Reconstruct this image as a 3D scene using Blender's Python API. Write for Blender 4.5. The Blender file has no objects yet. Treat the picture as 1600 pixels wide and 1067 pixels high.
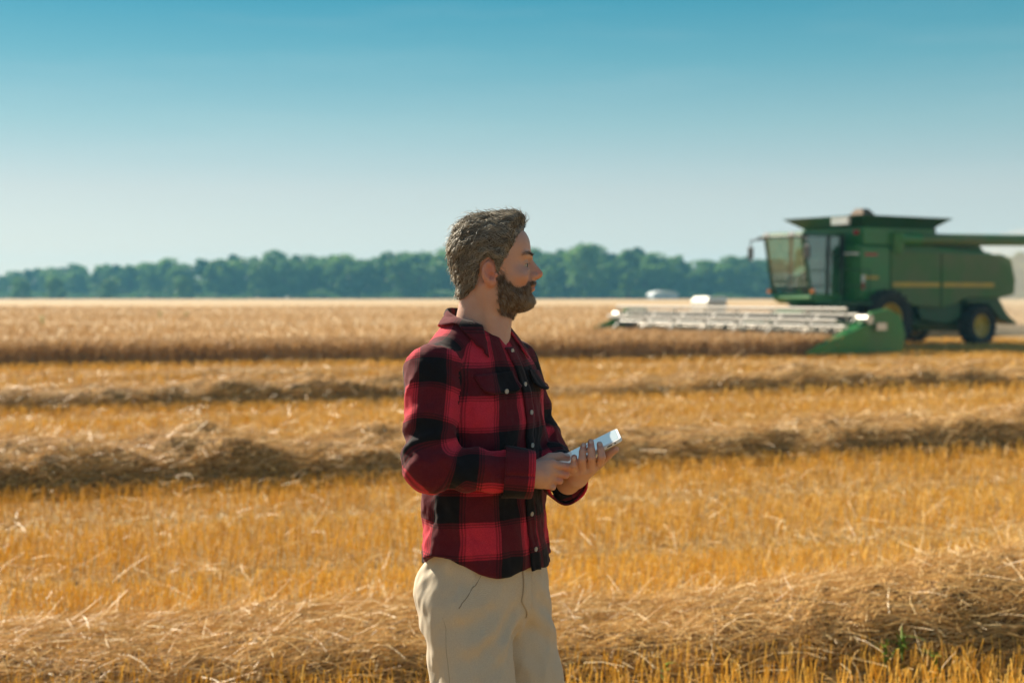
import bpy, math, random
import numpy as np
from mathutils import Vector, Matrix

rng = np.random.default_rng(7)
random.seed(7)
R = math.radians
scene = bpy.context.scene
col = scene.collection

# ------------------------------------------------------------------ camera
CAM_H = 1.61
FPX = 2222.0                      # focal length in pixels of the 1600 px wide photograph (50 mm)
PITCH = math.atan(72.5 / FPX)     # the horizon stands 72 px above the middle
cam_d = bpy.data.cameras.new('camera')
cam_d.sensor_width = 36.0
cam_d.lens = 50.0
cam_d.clip_start = 0.05
cam_d.clip_end = 6000.0
cam_d.dof.use_dof = True
cam_d.dof.focus_distance = 3.3
cam_d.dof.aperture_fstop = 3.5
cam = bpy.data.objects.new('camera', cam_d)
cam.location = (0, 0, CAM_H)
cam.rotation_euler = (math.pi / 2 - PITCH, 0, 0)
col.objects.link(cam)
scene.camera = cam

# ------------------------------------------------------------------ sky and sun
SUN_EL = R(35)
SUN_AZ = R(-42)                   # from +Y, to the left of the view
world = bpy.data.worlds.new('World')
scene.world = world
world.use_nodes = True
wn, wl = world.node_tree.nodes, world.node_tree.links
wn.clear()
sky = wn.new('ShaderNodeTexSky')
sky.sky_type = 'NISHITA'
sky.sun_disc = False
sky.sun_elevation = SUN_EL
sky.sun_rotation = SUN_AZ
sky.altitude = 100
sky.air_density = 1.0
sky.dust_density = 0.3
sky.ozone_density = 4.0
geo = wn.new('ShaderNodeTexCoord')
sep = wn.new('ShaderNodeSeparateXYZ')
wl.new(geo.outputs['Generated'], sep.inputs[0])
veil = wn.new('ShaderNodeMix'); veil.data_type = 'RGBA'       # even summer haze in front of the clear sky
veil.inputs['Factor'].default_value = 0.55
wl.new(sky.outputs['Color'], veil.inputs['A'])
veil.inputs['B'].default_value = (5.45, 6.8, 7.3, 1)
ramp = wn.new('ShaderNodeValToRGB')       # the photograph's teal air colour by height above the horizon
ce = ramp.color_ramp.elements
ce[0].position = 0.005; ce[0].color = (1.0, 0.90, 0.86, 1)
ce[1].position = 1.0; ce[1].color = (0.40, 0.43, 0.50, 1)
for p, c in ((0.027, (1.0, 0.86, 0.81)), (0.072, (0.90, 0.79, 0.72)), (0.117, (0.575, 0.705, 0.65)), (0.162, (0.29, 0.585, 0.585)), (0.207, (0.112, 0.475, 0.53)), (0.32, (0.20, 0.41, 0.50)), (0.55, (0.33, 0.42, 0.50))):
    e = ramp.color_ramp.elements.new(p); e.color = (*c, 1)
wl.new(sep.outputs['Z'], ramp.inputs['Fac'])
mul = wn.new('ShaderNodeMix'); mul.data_type = 'RGBA'; mul.blend_type = 'MULTIPLY'
mul.inputs['Factor'].default_value = 1.0
wl.new(veil.outputs['Result'], mul.inputs['A'])
wl.new(ramp.outputs['Color'], mul.inputs['B'])
cmap = wn.new('ShaderNodeMapping'); cmap.inputs['Scale'].default_value = (3.0, 3.0, 26.0); cmap.inputs['Rotation'].default_value = (0, R(9), 0)
wl.new(geo.outputs['Generated'], cmap.inputs['Vector'])
cir = wn.new('ShaderNodeTexNoise'); cir.inputs['Scale'].default_value = 1.6; cir.inputs['Detail'].default_value = 5; cir.inputs['Roughness'].default_value = .55
wl.new(cmap.outputs[0], cir.inputs['Vector'])
cmr = wn.new('ShaderNodeMapRange'); cmr.inputs[1].default_value = .50; cmr.inputs[2].default_value = .85; cmr.inputs[3].default_value = 0; cmr.inputs[4].default_value = .09
wl.new(cir.outputs['Fac'], cmr.inputs[0])
cirrus = wn.new('ShaderNodeMix'); cirrus.data_type = 'RGBA'      # faint veils of high cloud
cirrus.inputs['B'].default_value = (6.2, 6.6, 6.6, 1)
wl.new(cmr.outputs[0], cirrus.inputs['Factor']); wl.new(mul.outputs['Result'], cirrus.inputs['A'])
bg = wn.new('ShaderNodeBackground')
bg.inputs['Strength'].default_value = 0.05
wl.new(cirrus.outputs['Result'], bg.inputs['Color'])
wo = wn.new('ShaderNodeOutputWorld')
wl.new(bg.outputs[0], wo.inputs['Surface'])

sun_d = bpy.data.lights.new('sun', 'SUN')
sun_d.energy = 5.0
sun_d.angle = R(0.53)
sun_d.color = (1.0, 0.89, 0.71)
sun = bpy.data.objects.new('sun', sun_d)
sdir = Vector((math.sin(SUN_AZ) * math.cos(SUN_EL), math.cos(SUN_AZ) * math.cos(SUN_EL), math.sin(SUN_EL)))
sun.rotation_euler = sdir.to_track_quat('Z', 'Y').to_euler()
sun.location = (-30, 40, 40)
col.objects.link(sun)

vs = scene.view_settings
vs.view_transform = 'Standard'
vs.look = 'None'
vs.exposure = 1.3
vs.gamma = 1.0
vs.use_curve_mapping = False
scene.render.engine = 'CYCLES'
scene.cycles.use_denoising = True
scene.cycles.max_bounces = 8
scene.cycles.diffuse_bounces = 5
scene.cycles.glossy_bounces = 3
scene.cycles.transmission_bounces = 6
scene.cycles.transparent_max_bounces = 8
scene.cycles.volume_bounces = 0
scene.cycles.caustics_reflective = False
scene.cycles.caustics_refractive = False

# ------------------------------------------------------------------ helpers
def tag(o, label=None, cat=None, group=None, kind=None):
    if label: o['label'] = label
    if cat: o['category'] = cat
    if group: o['group'] = group
    if kind: o['kind'] = kind
    return o

def empty(name, loc=(0, 0, 0), rz=0.0):
    o = bpy.data.objects.new(name, None)
    o.empty_display_size = 0.2
    o.location = loc
    o.rotation_euler = (0, 0, rz)
    col.objects.link(o)
    return o

def raw_mesh(name, V, F, smooth=True, colv=None, mats=()):
    """V (n,3); F (m,3) or (m,4) or list of such arrays."""
    V = np.asarray(V, np.float32)
    Fs = F if isinstance(F, list) else [F]
    Fs = [np.asarray(f, np.int32) for f in Fs if len(f)]
    me = bpy.data.meshes.new(name)
    me.vertices.add(len(V))
    me.vertices.foreach_set('co', V.ravel())
    idx = np.concatenate([f.ravel() for f in Fs])
    tot = np.concatenate([np.full(len(f), f.shape[1], np.int32) for f in Fs])
    start = np.concatenate([[0], np.cumsum(tot)[:-1]]).astype(np.int32)
    me.loops.add(len(idx))
    me.loops.foreach_set('vertex_index', idx)
    me.polygons.add(len(tot))
    me.polygons.foreach_set('loop_start', start)
    me.polygons.foreach_set('use_smooth', np.full(len(tot), smooth, bool))
    me.update(calc_edges=True)
    if colv is not None:
        a = me.attributes.new('tint', 'FLOAT', 'POINT')
        a.data.foreach_set('value', np.asarray(colv, np.float32))
    for m in mats:
        me.materials.append(m)
    return me

def obj(name, me, parent=None, mat=None):
    o = bpy.data.objects.new(name, me)
    if mat is not None and not len(me.materials):
        me.materials.append(mat)
    o.parent = parent
    col.objects.link(o)
    return o

def copy_tree(o, parent=None):
    c = o.copy()
    col.objects.link(c)
    c.parent = parent
    for ch in list(o.children):
        copy_tree(ch, c)
    return c

def fnoise(P, scale, seed, octaves=3):
    """smooth pseudo noise in about -1..1 made of rotated sine products"""
    r = np.random.default_rng(seed)
    P = np.asarray(P, np.float32)
    out = np.zeros(len(P), np.float32)
    amp, tot, s = 1.0, 0.0, scale
    for o_ in range(octaves):
        acc = np.zeros(len(P), np.float32)
        for k in range(4):
            d = r.normal(size=3); d /= np.linalg.norm(d)
            e = r.normal(size=3); e /= np.linalg.norm(e)
            acc += np.sin(P @ (d * s).astype(np.float32) + r.uniform(0, 6.28) + 1.3 * np.sin(P @ (e * s * .6).astype(np.float32) + r.uniform(0, 6.28)))
        out += amp * acc / 2.2
        tot += amp
        amp *= .5; s *= 2.03
    return out / tot

def strands(P0, D, L, W, bend, seg=2, sides=3, taper=0.5, flat=1.0):
    """Bent tapering straws: P0, D (n,3), L, W (n,), bend (n,3). Returns V, F, index of the strand of each vertex."""
    P0 = np.asarray(P0, np.float32); D = np.asarray(D, np.float32)
    n = len(P0)
    D = D / np.maximum(np.linalg.norm(D, axis=1, keepdims=True), 1e-6)
    up = np.where(np.abs(D[:, 2:3]) > .9, np.array([[1, 0, 0]], np.float32), np.array([[0, 0, 1]], np.float32))
    n1 = np.cross(D, up); n1 /= np.maximum(np.linalg.norm(n1, axis=1, keepdims=True), 1e-6)
    n2 = np.cross(D, n1)
    ph = rng.uniform(0, 6.28, n).astype(np.float32)
    t = np.linspace(0, 1, seg + 1, dtype=np.float32)
    C = P0[:, None] + D[:, None] * (L[:, None] * t)[..., None] + bend[:, None] * (t ** 2)[None, :, None]
    rad = W[:, None] * (1 - taper * t)[None] * .5
    a = ph[:, None] + np.arange(sides)[None] * (2 * math.pi / sides)
    ring = np.cos(a)[..., None] * n1[:, None] + flat * np.sin(a)[..., None] * n2[:, None]
    V = C[:, :, None] + rad[:, :, None, None] * ring[:, None]
    V = V.reshape(-1, 3)
    base = (np.arange(n) * (seg + 1) * sides)[:, None, None]
    s_ = np.arange(seg)[None, :, None] * sides
    k = np.arange(sides)[None, None]
    k2 = (k + 1) % sides
    F = np.stack([base + s_ + k, base + s_ + k2, base + s_ + sides + k2, base + s_ + sides + k], -1).reshape(-1, 4)
    sid = np.repeat(np.arange(n), (seg + 1) * sides)
    return V, F, sid

def hairs(path, rad, sides=3):
    """path (n,k,3), rad (n,k)"""
    n, k, _ = path.shape
    T = np.gradient(path, axis=1)
    T /= np.maximum(np.linalg.norm(T, axis=2, keepdims=True), 1e-9)
    ref = rng.normal(size=(n, 1, 3))
    n1 = np.cross(T, ref); n1 /= np.maximum(np.linalg.norm(n1, axis=2, keepdims=True), 1e-9)
    n2 = np.cross(T, n1)
    a = np.arange(sides) * (2 * math.pi / sides)
    V = path[:, :, None] + rad[:, :, None, None] * (np.cos(a)[:, None] * n1[:, :, None] + np.sin(a)[:, None] * n2[:, :, None])
    base = (np.arange(n) * k * sides)[:, None, None]
    s_ = np.arange(k - 1)[None, :, None] * sides
    q = np.arange(sides)[None, None]
    q2 = (q + 1) % sides
    F = np.stack([base + s_ + q, base + s_ + q2, base + s_ + sides + q2, base + s_ + sides + q], -1).reshape(-1, 4)
    return V.reshape(-1, 3), F, np.repeat(np.arange(n), k * sides)

def ground_pt(px, py):
    """the point of the level field that the photograph shows at a pixel"""
    Y = CAM_H * FPX / (py - 461.0)
    return np.array([(px - 800) / FPX * Y, Y])

class MB:
    """collects boxes, prisms, tubes and discs into one mesh"""
    def __init__(s): s.V, s.F = [], []
    def add(s, V, F):
        b = len(s.V)
        s.V += [tuple(v) for v in V]
        s.F += [tuple(i + b for i in f) for f in F]
        return s
    def box(s, x0, x1, y0, y1, z0, z1):
        V = [(x, y, z) for x in (x0, x1) for y in (y0, y1) for z in (z0, z1)]
        return s.add(V, [(0, 1, 3, 2), (4, 6, 7, 5), (0, 4, 5, 1), (2, 3, 7, 6), (0, 2, 6, 4), (1, 5, 7, 3)])
    def prism(s, poly, y0, y1, axis=1):
        """polygon in the two other axes extruded along axis"""
        n = len(poly)
        def p(a, b, c):
            return {1: (a, c, b), 0: (c, a, b), 2: (a, b, c)}[axis]
        V = [p(a, b, y0) for a, b in poly] + [p(a, b, y1) for a, b in poly]
        F = [tuple(range(n))[::-1], tuple(range(n, 2 * n))] + [(i, (i + 1) % n, n + (i + 1) % n, n + i) for i in range(n)]
        return s.add(V, F)
    def frustum(s, lo, hi, z0, z1):
        """lo, hi: (x0,x1,y0,y1) rectangles at two heights"""
        V = [(lo[0], lo[2], z0), (lo[1], lo[2], z0), (lo[1], lo[3], z0), (lo[0], lo[3], z0), (hi[0], hi[2], z1), (hi[1], hi[2], z1), (hi[1], hi[3], z1), (hi[0], hi[3], z1)]
        return s.add(V, [(3, 2, 1, 0), (4, 5, 6, 7), (0, 1, 5, 4), (1, 2, 6, 5), (2, 3, 7, 6), (3, 0, 4, 7)])
    def tube(s, a, b, r0, r1=None, n=12, caps=True):
        r1 = r0 if r1 is None else r1
        a, b = Vector(a), Vector(b)
        d = (b - a).normalized()
        u = d.orthogonal().normalized(); w = d.cross(u)
        V = []
        for c, r in ((a, r0), (b, r1)):
            V += [c + r * (math.cos(2 * math.pi * i / n) * u + math.sin(2 * math.pi * i / n) * w) for i in range(n)]
        F = [(i, (i + 1) % n, n + (i + 1) % n, n + i) for i in range(n)]
        if caps: F += [tuple(range(n))[::-1], tuple(range(n, 2 * n))]
        return s.add(V, F)
    def lathe(s, prof, axis_pt=(0, 0, 0), n=32):
        """profile of (radius, y) turned about the y axis through axis_pt, closed"""
        m = len(prof)
        V = []
        for i in range(n):
            a = 2 * math.pi * i / n
            V += [(axis_pt[0] + r * math.cos(a), axis_pt[1] + y, axis_pt[2] + r * math.sin(a)) for r, y in prof]
        F = []
        for i in range(n):
            j = (i + 1) % n
            for k in range(m):
                l = (k + 1) % m
                F.append((i * m + k, i * m + l, j * m + l, j * m + k))
        return s.add(V, F)
    def build(s, name, mat, parent=None, smooth=False, bevel=0.0):
        me = bpy.data.meshes.new(name)
        me.from_pydata(s.V, [], s.F)
        me.update()
        me.materials.append(mat)
        if smooth:
            me.polygons.foreach_set('use_smooth', [True] * len(me.polygons))
            me.set_sharp_from_angle(angle=R(40))
        o = obj(name, me, parent)
        if bevel:
            b = o.modifiers.new('bevel', 'BEVEL'); b.width = bevel; b.segments = 2; b.limit_method = 'ANGLE'
        return o

# ------------------------------------------------------------------ materials
def new_mat(name):
    m = bpy.data.materials.new(name)
    m.use_nodes = True
    m.node_tree.nodes.clear()
    return m, m.node_tree.nodes, m.node_tree.links

def paint(name, c, rough=.5, metal=0.0, dirt=None, dirt_amt=.3, scale=3.0, coat=0.0, bump=0.0):
    m, n, l = new_mat(name)
    o = n.new('ShaderNodeOutputMaterial'); b = n.new('ShaderNodeBsdfPrincipled')
    l.new(b.outputs[0], o.inputs[0])
    b.inputs['Roughness'].default_value = rough
    b.inputs['Metallic'].default_value = metal
    b.inputs['Coat Weight'].default_value = coat
    tc = n.new('ShaderNodeTexCoord')
    nz = n.new('ShaderNodeTexNoise'); nz.inputs['Scale'].default_value = scale; nz.inputs['Detail'].default_value = 8
    l.new(tc.outputs['Object'], nz.inputs['Vector'])
    mr = n.new('ShaderNodeMapRange'); mr.inputs[1].default_value = .35; mr.inputs[2].default_value = .75
    mr.inputs[3].default_value = 0; mr.inputs[4].default_value = dirt_amt
    l.new(nz.outputs['Fac'], mr.inputs[0])
    mx = n.new('ShaderNodeMix'); mx.data_type = 'RGBA'
    mx.inputs['A'].default_value = (*c, 1)
    d = dirt or tuple(x * .6 for x in c)
    mx.inputs['B'].default_value = (*d, 1)
    l.new(mr.outputs[0], mx.inputs['Factor'])
    l.new(mx.outputs['Result'], b.inputs['Base Color'])
    if bump:
        bp = n.new('ShaderNodeBump'); bp.inputs['Strength'].default_value = bump; bp.inputs['Distance'].default_value = .01
        l.new(nz.outputs['Fac'], bp.inputs['Height']); l.new(bp.outputs[0], b.inputs['Normal'])
    return m

def straw_mat(name, c0, c1, c2, trans=.35, rough=.46, spec=.42):
    """each straw has its own colour (the tint attribute) between three colours; light passes through it"""
    m, n, l = new_mat(name)
    o = n.new('ShaderNodeOutputMaterial')
    at = n.new('ShaderNodeAttribute'); at.attribute_name = 'tint'
    cr = n.new('ShaderNodeValToRGB')
    e = cr.color_ramp.elements
    e[0].position = 0; e[0].color = (*c0, 1)
    e[1].position = 1; e[1].color = (*c2, 1)
    k = e.new(.5); k.color = (*c1, 1)
    l.new(at.outputs['Fac'], cr.inputs['Fac'])
    b = n.new('ShaderNodeBsdfPrincipled')
    b.inputs['Roughness'].default_value = rough
    b.inputs['Specular IOR Level'].default_value = spec
    l.new(cr.outputs['Color'], b.inputs['Base Color'])
    t = n.new('ShaderNodeBsdfTranslucent')
    l.new(cr.outputs['Color'], t.inputs['Color'])
    mx = n.new('ShaderNodeMixShader'); mx.inputs[0].default_value = trans
    l.new(b.outputs[0], mx.inputs[1]); l.new(t.outputs[0], mx.inputs[2])
    l.new(mx.outputs[0], o.inputs[0])
    return m

def litter_mat(name, soil, straw_a, straw_b, scale=1.0, cover=.5):  # for packed straw, soil is the shade painted between the straws
    m, n, l = new_mat(name)
    o = n.new('ShaderNodeOutputMaterial'); b = n.new('ShaderNodeBsdfPrincipled')
    b.inputs['Roughness'].default_value = .9
    b.inputs['Specular IOR Level'].default_value = .15
    l.new(b.outputs[0], o.inputs[0])
    tc = n.new('ShaderNodeTexCoord')
    n1 = n.new('ShaderNodeTexNoise'); n1.inputs['Scale'].default_value = 40 * scale; n1.inputs['Detail'].default_value = 6
    n2 = n.new('ShaderNodeTexNoise'); n2.inputs['Scale'].default_value = 1.2 * scale; n2.inputs['Detail'].default_value = 5
    for q in (n1, n2): l.new(tc.outputs['Object'], q.inputs['Vector'])
    a = n.new('ShaderNodeMix'); a.data_type = 'RGBA'
    a.inputs['A'].default_value = (*straw_a, 1); a.inputs['B'].default_value = (*straw_b, 1)
    l.new(n2.outputs['Fac'], a.inputs['Factor'])
    mr = n.new('ShaderNodeMapRange'); mr.inputs[1].default_value = cover - .12; mr.inputs[2].default_value = cover + .12
    l.new(n1.outputs['Fac'], mr.inputs[0])
    c = n.new('ShaderNodeMix'); c.data_type = 'RGBA'
    c.inputs['A'].default_value = (*soil, 1)
    l.new(mr.outputs[0], c.inputs['Factor'])
    l.new(a.outputs['Result'], c.inputs['B'])
    l.new(c.outputs['Result'], b.inputs['Base Color'])
    bp = n.new('ShaderNodeBump'); bp.inputs['Strength'].default_value = .8; bp.inputs['Distance'].default_value = .03
    l.new(n1.outputs['Fac'], bp.inputs['Height']); l.new(bp.outputs[0], b.inputs['Normal'])
    return m

M = {}
M['ground'] = litter_mat('field_soil', (.11, .065, .03), (.50, .32, .11), (.42, .25, .07), 1.0, .50)
M['straw'] = straw_mat('straw', (.34, .19, .06), (.74, .50, .18), (.92, .76, .44), .32)
M['mound'] = litter_mat('packed_straw', (.12, .06, .022), (.50, .30, .10), (.40, .22, .07), 1.0, .50)  # dark flecks paint the shade between the packed straws
M['stubble'] = straw_mat('stubble', (.48, .28, .045), (.79, .535, .10), (.92, .71, .25), .45)
M['wheat'] = straw_mat('ripe_wheat', (.44, .29, .14), (.64, .47, .27), (.76, .60, .39), .58, .6, .2)
M['wheat_mass'] = litter_mat('wheat_mass', (.42, .27, .13), (.43, .305, .17), (.38, .26, .135), .5, .42)
M['weed'] = straw_mat('weed', (.13, .24, .02), (.26, .42, .04), (.42, .54, .07), .5)
# ------------------------------------------------------------------ ground
def make_ground():
    xs = np.concatenate([[-900, -600, -200, -80], np.linspace(-40, 40, 81), [80, 200, 600, 900]])
    ys = np.concatenate([[-60, -20, -5], np.linspace(0, 60, 61), [80, 120, 200, 320, 480, 700, 900]])
    X, Y = np.meshgrid(xs, ys, indexing='ij')
    P = np.stack([X.ravel(), Y.ravel(), np.zeros(X.size)], 1)
    near = (np.abs(P[:, 0]) < 41) & (P[:, 1] > -1) & (P[:, 1] < 61)
    P[:, 2] = np.where(near, .018 * fnoise(P, 1.7, 3, 2), 0) - .012
    nx, ny = len(xs), len(ys)
    i, j = np.meshgrid(np.arange(nx - 1), np.arange(ny - 1), indexing='ij')
    a = (i * ny + j).ravel()
    F = np.stack([a, a + ny, a + ny + 1, a + 1], 1)
    o = obj('ground', raw_mesh('ground', P, F), mat=M['ground'])
    tag(o, 'harvested field of golden stubble and soil', kind='structure')
make_ground()

ROW_DIR = np.array([math.cos(R(17)), math.sin(R(17))])   # drill rows and windrows run up to the right
ROW_NRM = np.array([-ROW_DIR[1], ROW_DIR[0]])

# ------------------------------------------------------------------ straw windrows
WIND = []    # (left front-base point, right front-base point, height, width)
def line(pl, pr): return ground_pt(*pl), ground_pt(*pr)
WIND.append((*line((0, 1108), (1600, 1046)), .38, 1.35, 19000, .0030, 'nearest windrow of loose straw, shaggy and sunlit, right behind the man'))
WIND.append((*line((0, 778), (1600, 708)), .46, 1.7, 15000, .0048, 'tall clumped windrow of straw level with the man\'s forearms, its near side in shade'))
WIND.append((*line((0, 649), (1600, 605)), .36, 1.8, 10000, .0075, 'low straw windrow level with the shirt pockets, a thin dark line in the stubble'))
WIND.append((*line((0, 598), (1600, 571)), .15, 2.2, 7500, .010, 'broad pale straw windrow lying along the standing wheat'))

def make_windrow(k, a, b, H, Wd, n, thick, label):
    d = b - a
    a, b = a - d * .25, b + d * .25
    Ln = np.linalg.norm(b - a)
    t = (b - a) / Ln
    nrm = np.array([-t[1], t[0]])
    if nrm[1] < 0: nrm = -nrm
    root = empty('straw_windrow', (*(a + b) / 2, 0))
    tag(root, label, 'windrow', 'straw windrows')
    C = np.array([*(a + b) / 2, 0])
    def height(s, u):
        """s metres along, u -1..1 across"""
        Q = np.stack([s, u * Wd * .5, np.full_like(s, 3.1 * k)], 1)
        w = 1 + .16 * fnoise(np.stack([s, np.zeros_like(s), np.full_like(s, k)], 1), 1.1, 11 + k, 3)
        uu = np.clip(np.abs(u / w), 0, 1)
        prof = np.where(u < 0, (1 - uu ** 5.5) ** .8, (1 - uu ** 1.8) ** .9)
        hh = H * (.82 + .34 * fnoise(np.stack([s, np.zeros_like(s), np.full_like(s, k * 2.)], 1), .8, 21 + k, 3))
        if k == 0: hh = hh * np.clip(.62 + .55 * s / Ln, .6, 1.2)
        lump = 1 + .24 * fnoise(Q, 4.5, 31 + k, 3) + .12 * fnoise(Q, 22, 36 + k, 2)
        return np.maximum(hh * prof * lump, -.02)
    du = np.linspace(-1.15, 1.15, 33)
    ds = np.arange(0, Ln, max(.05, .008 * np.mean([a[1], b[1]])))
    S, U = np.meshgrid(ds, du, indexing='ij')
    s, u = S.ravel(), U.ravel()
    def world(s, u, z):
        return np.concatenate([a[None] + s[:, None] * t[None] + ((u + 1) * Wd * .5)[:, None] * nrm[None], z[:, None]], 1)
    P = world(s, u, height(s, u) - .03) - C
    ny = len(du)
    i, j = np.meshgrid(np.arange(len(ds) - 1), np.arange(ny - 1), indexing='ij')
    q = (i * ny + j).ravel()
    F = np.stack([q, q + 1, q + ny + 1, q + ny], 1)[:, ::-1]
    obj('packed_straw', raw_mesh('packed_straw', P, F), root, M['mound'])
    # loose straws lying over the heap, combed by the straw walkers, some sticking out
    s = rng.uniform(0, Ln, n)
    u = np.where(rng.random(n) < (.28 if k == 0 else .36), -(1 - rng.random(n) ** 1.25) ** (1 / 5.5) * (1 + .05 * rng.normal(size=n)), np.clip(rng.normal(.15, .6, n), -1.1, 1.3))
    z = height(s, u) + rng.uniform(-.03, .02, n)
    P = world(s, u, np.maximum(z, .004)) - C
    ang = rng.normal(0, .9, n)
    if k == 0: ang = rng.normal(.25, .8, n)
    el = np.abs(rng.normal(.10, .28, n))
    wild = rng.random(n) < .08
    el[wild] = rng.uniform(.4, 1.2, wild.sum())
    D2 = np.cos(ang)[:, None] * t[None] + np.sin(ang)[:, None] * nrm[None]
    D = np.concatenate([D2 * np.cos(el)[:, None], np.sin(el)[:, None]], 1)
    L = rng.uniform(.10, .34, n) * (1 if k < 2 else 1.3)
    bend = np.concatenate([rng.normal(0, .05, (n, 2)), -rng.uniform(0, .10, (n, 1))], 1) * (L[:, None] / .3)
    Wt = thick * rng.uniform(.55, 1.25, n)
    V, F, sid = strands(P - D * (L * .35)[:, None], D, L, Wt, bend, 3 if k == 0 else 2, 3, .3)
    V[:, 2] = np.maximum(V[:, 2], -.01)
    tint = np.clip(rng.normal(.55, .24, n), 0, 1)
    o = obj('loose_straw', raw_mesh('loose_straw', V, F, False, tint[sid]), root, M['straw'])
    o['kind'] = 'stuff'
    return lambda X: None
for k, w in enumerate(WIND):
    make_windrow(k, *w)

# ------------------------------------------------------------------ where the wheat still stands
WB = ground_pt(0, 575)
HEAD_NEAR = np.array([9.26, 36.9])
HEAD_YAW = R(33)
HFWD = np.array([-math.cos(HEAD_YAW), -math.sin(HEAD_YAW)])
HLEFT = np.array([-HFWD[1], HFWD[0]])
HLEFT = np.array([math.sin(HEAD_YAW), -math.cos(HEAD_YAW)])
HW = 10.3
HEAD_FAR = HEAD_NEAR - HLEFT * HW
WA = HEAD_NEAR + HFWD * 1.4 + HLEFT * .1    # cut edge: from the near end of the header to the left of the frame
WDIR = (WB - WA) / np.linalg.norm(WB - WA)
WB = WA + WDIR * 48
# polygon of standing wheat (anticlockwise not needed: crossing test)
BACK = HEAD_FAR - HFWD * 500
POLY = np.array([WB, WA, HEAD_NEAR + HFWD * 1.2, HEAD_FAR + HFWD * 1.2, HEAD_FAR + HFWD * .4 - HLEFT * .3, BACK, [260, 430], [-330, 430], [-330, 60]])
def inside(P, poly):
    x, y = P[:, 0], P[:, 1]
    c = np.zeros(len(P), bool)
    n = len(poly)
    for i in range(n):
        x0, y0 = poly[i]; x1, y1 = poly[(i + 1) % n]
        cond = ((y0 > y) != (y1 > y)) & (x < (x1 - x0) * (y - y0) / (y1 - y0 + 1e-9) + x0)
        c ^= cond
    return c

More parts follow.
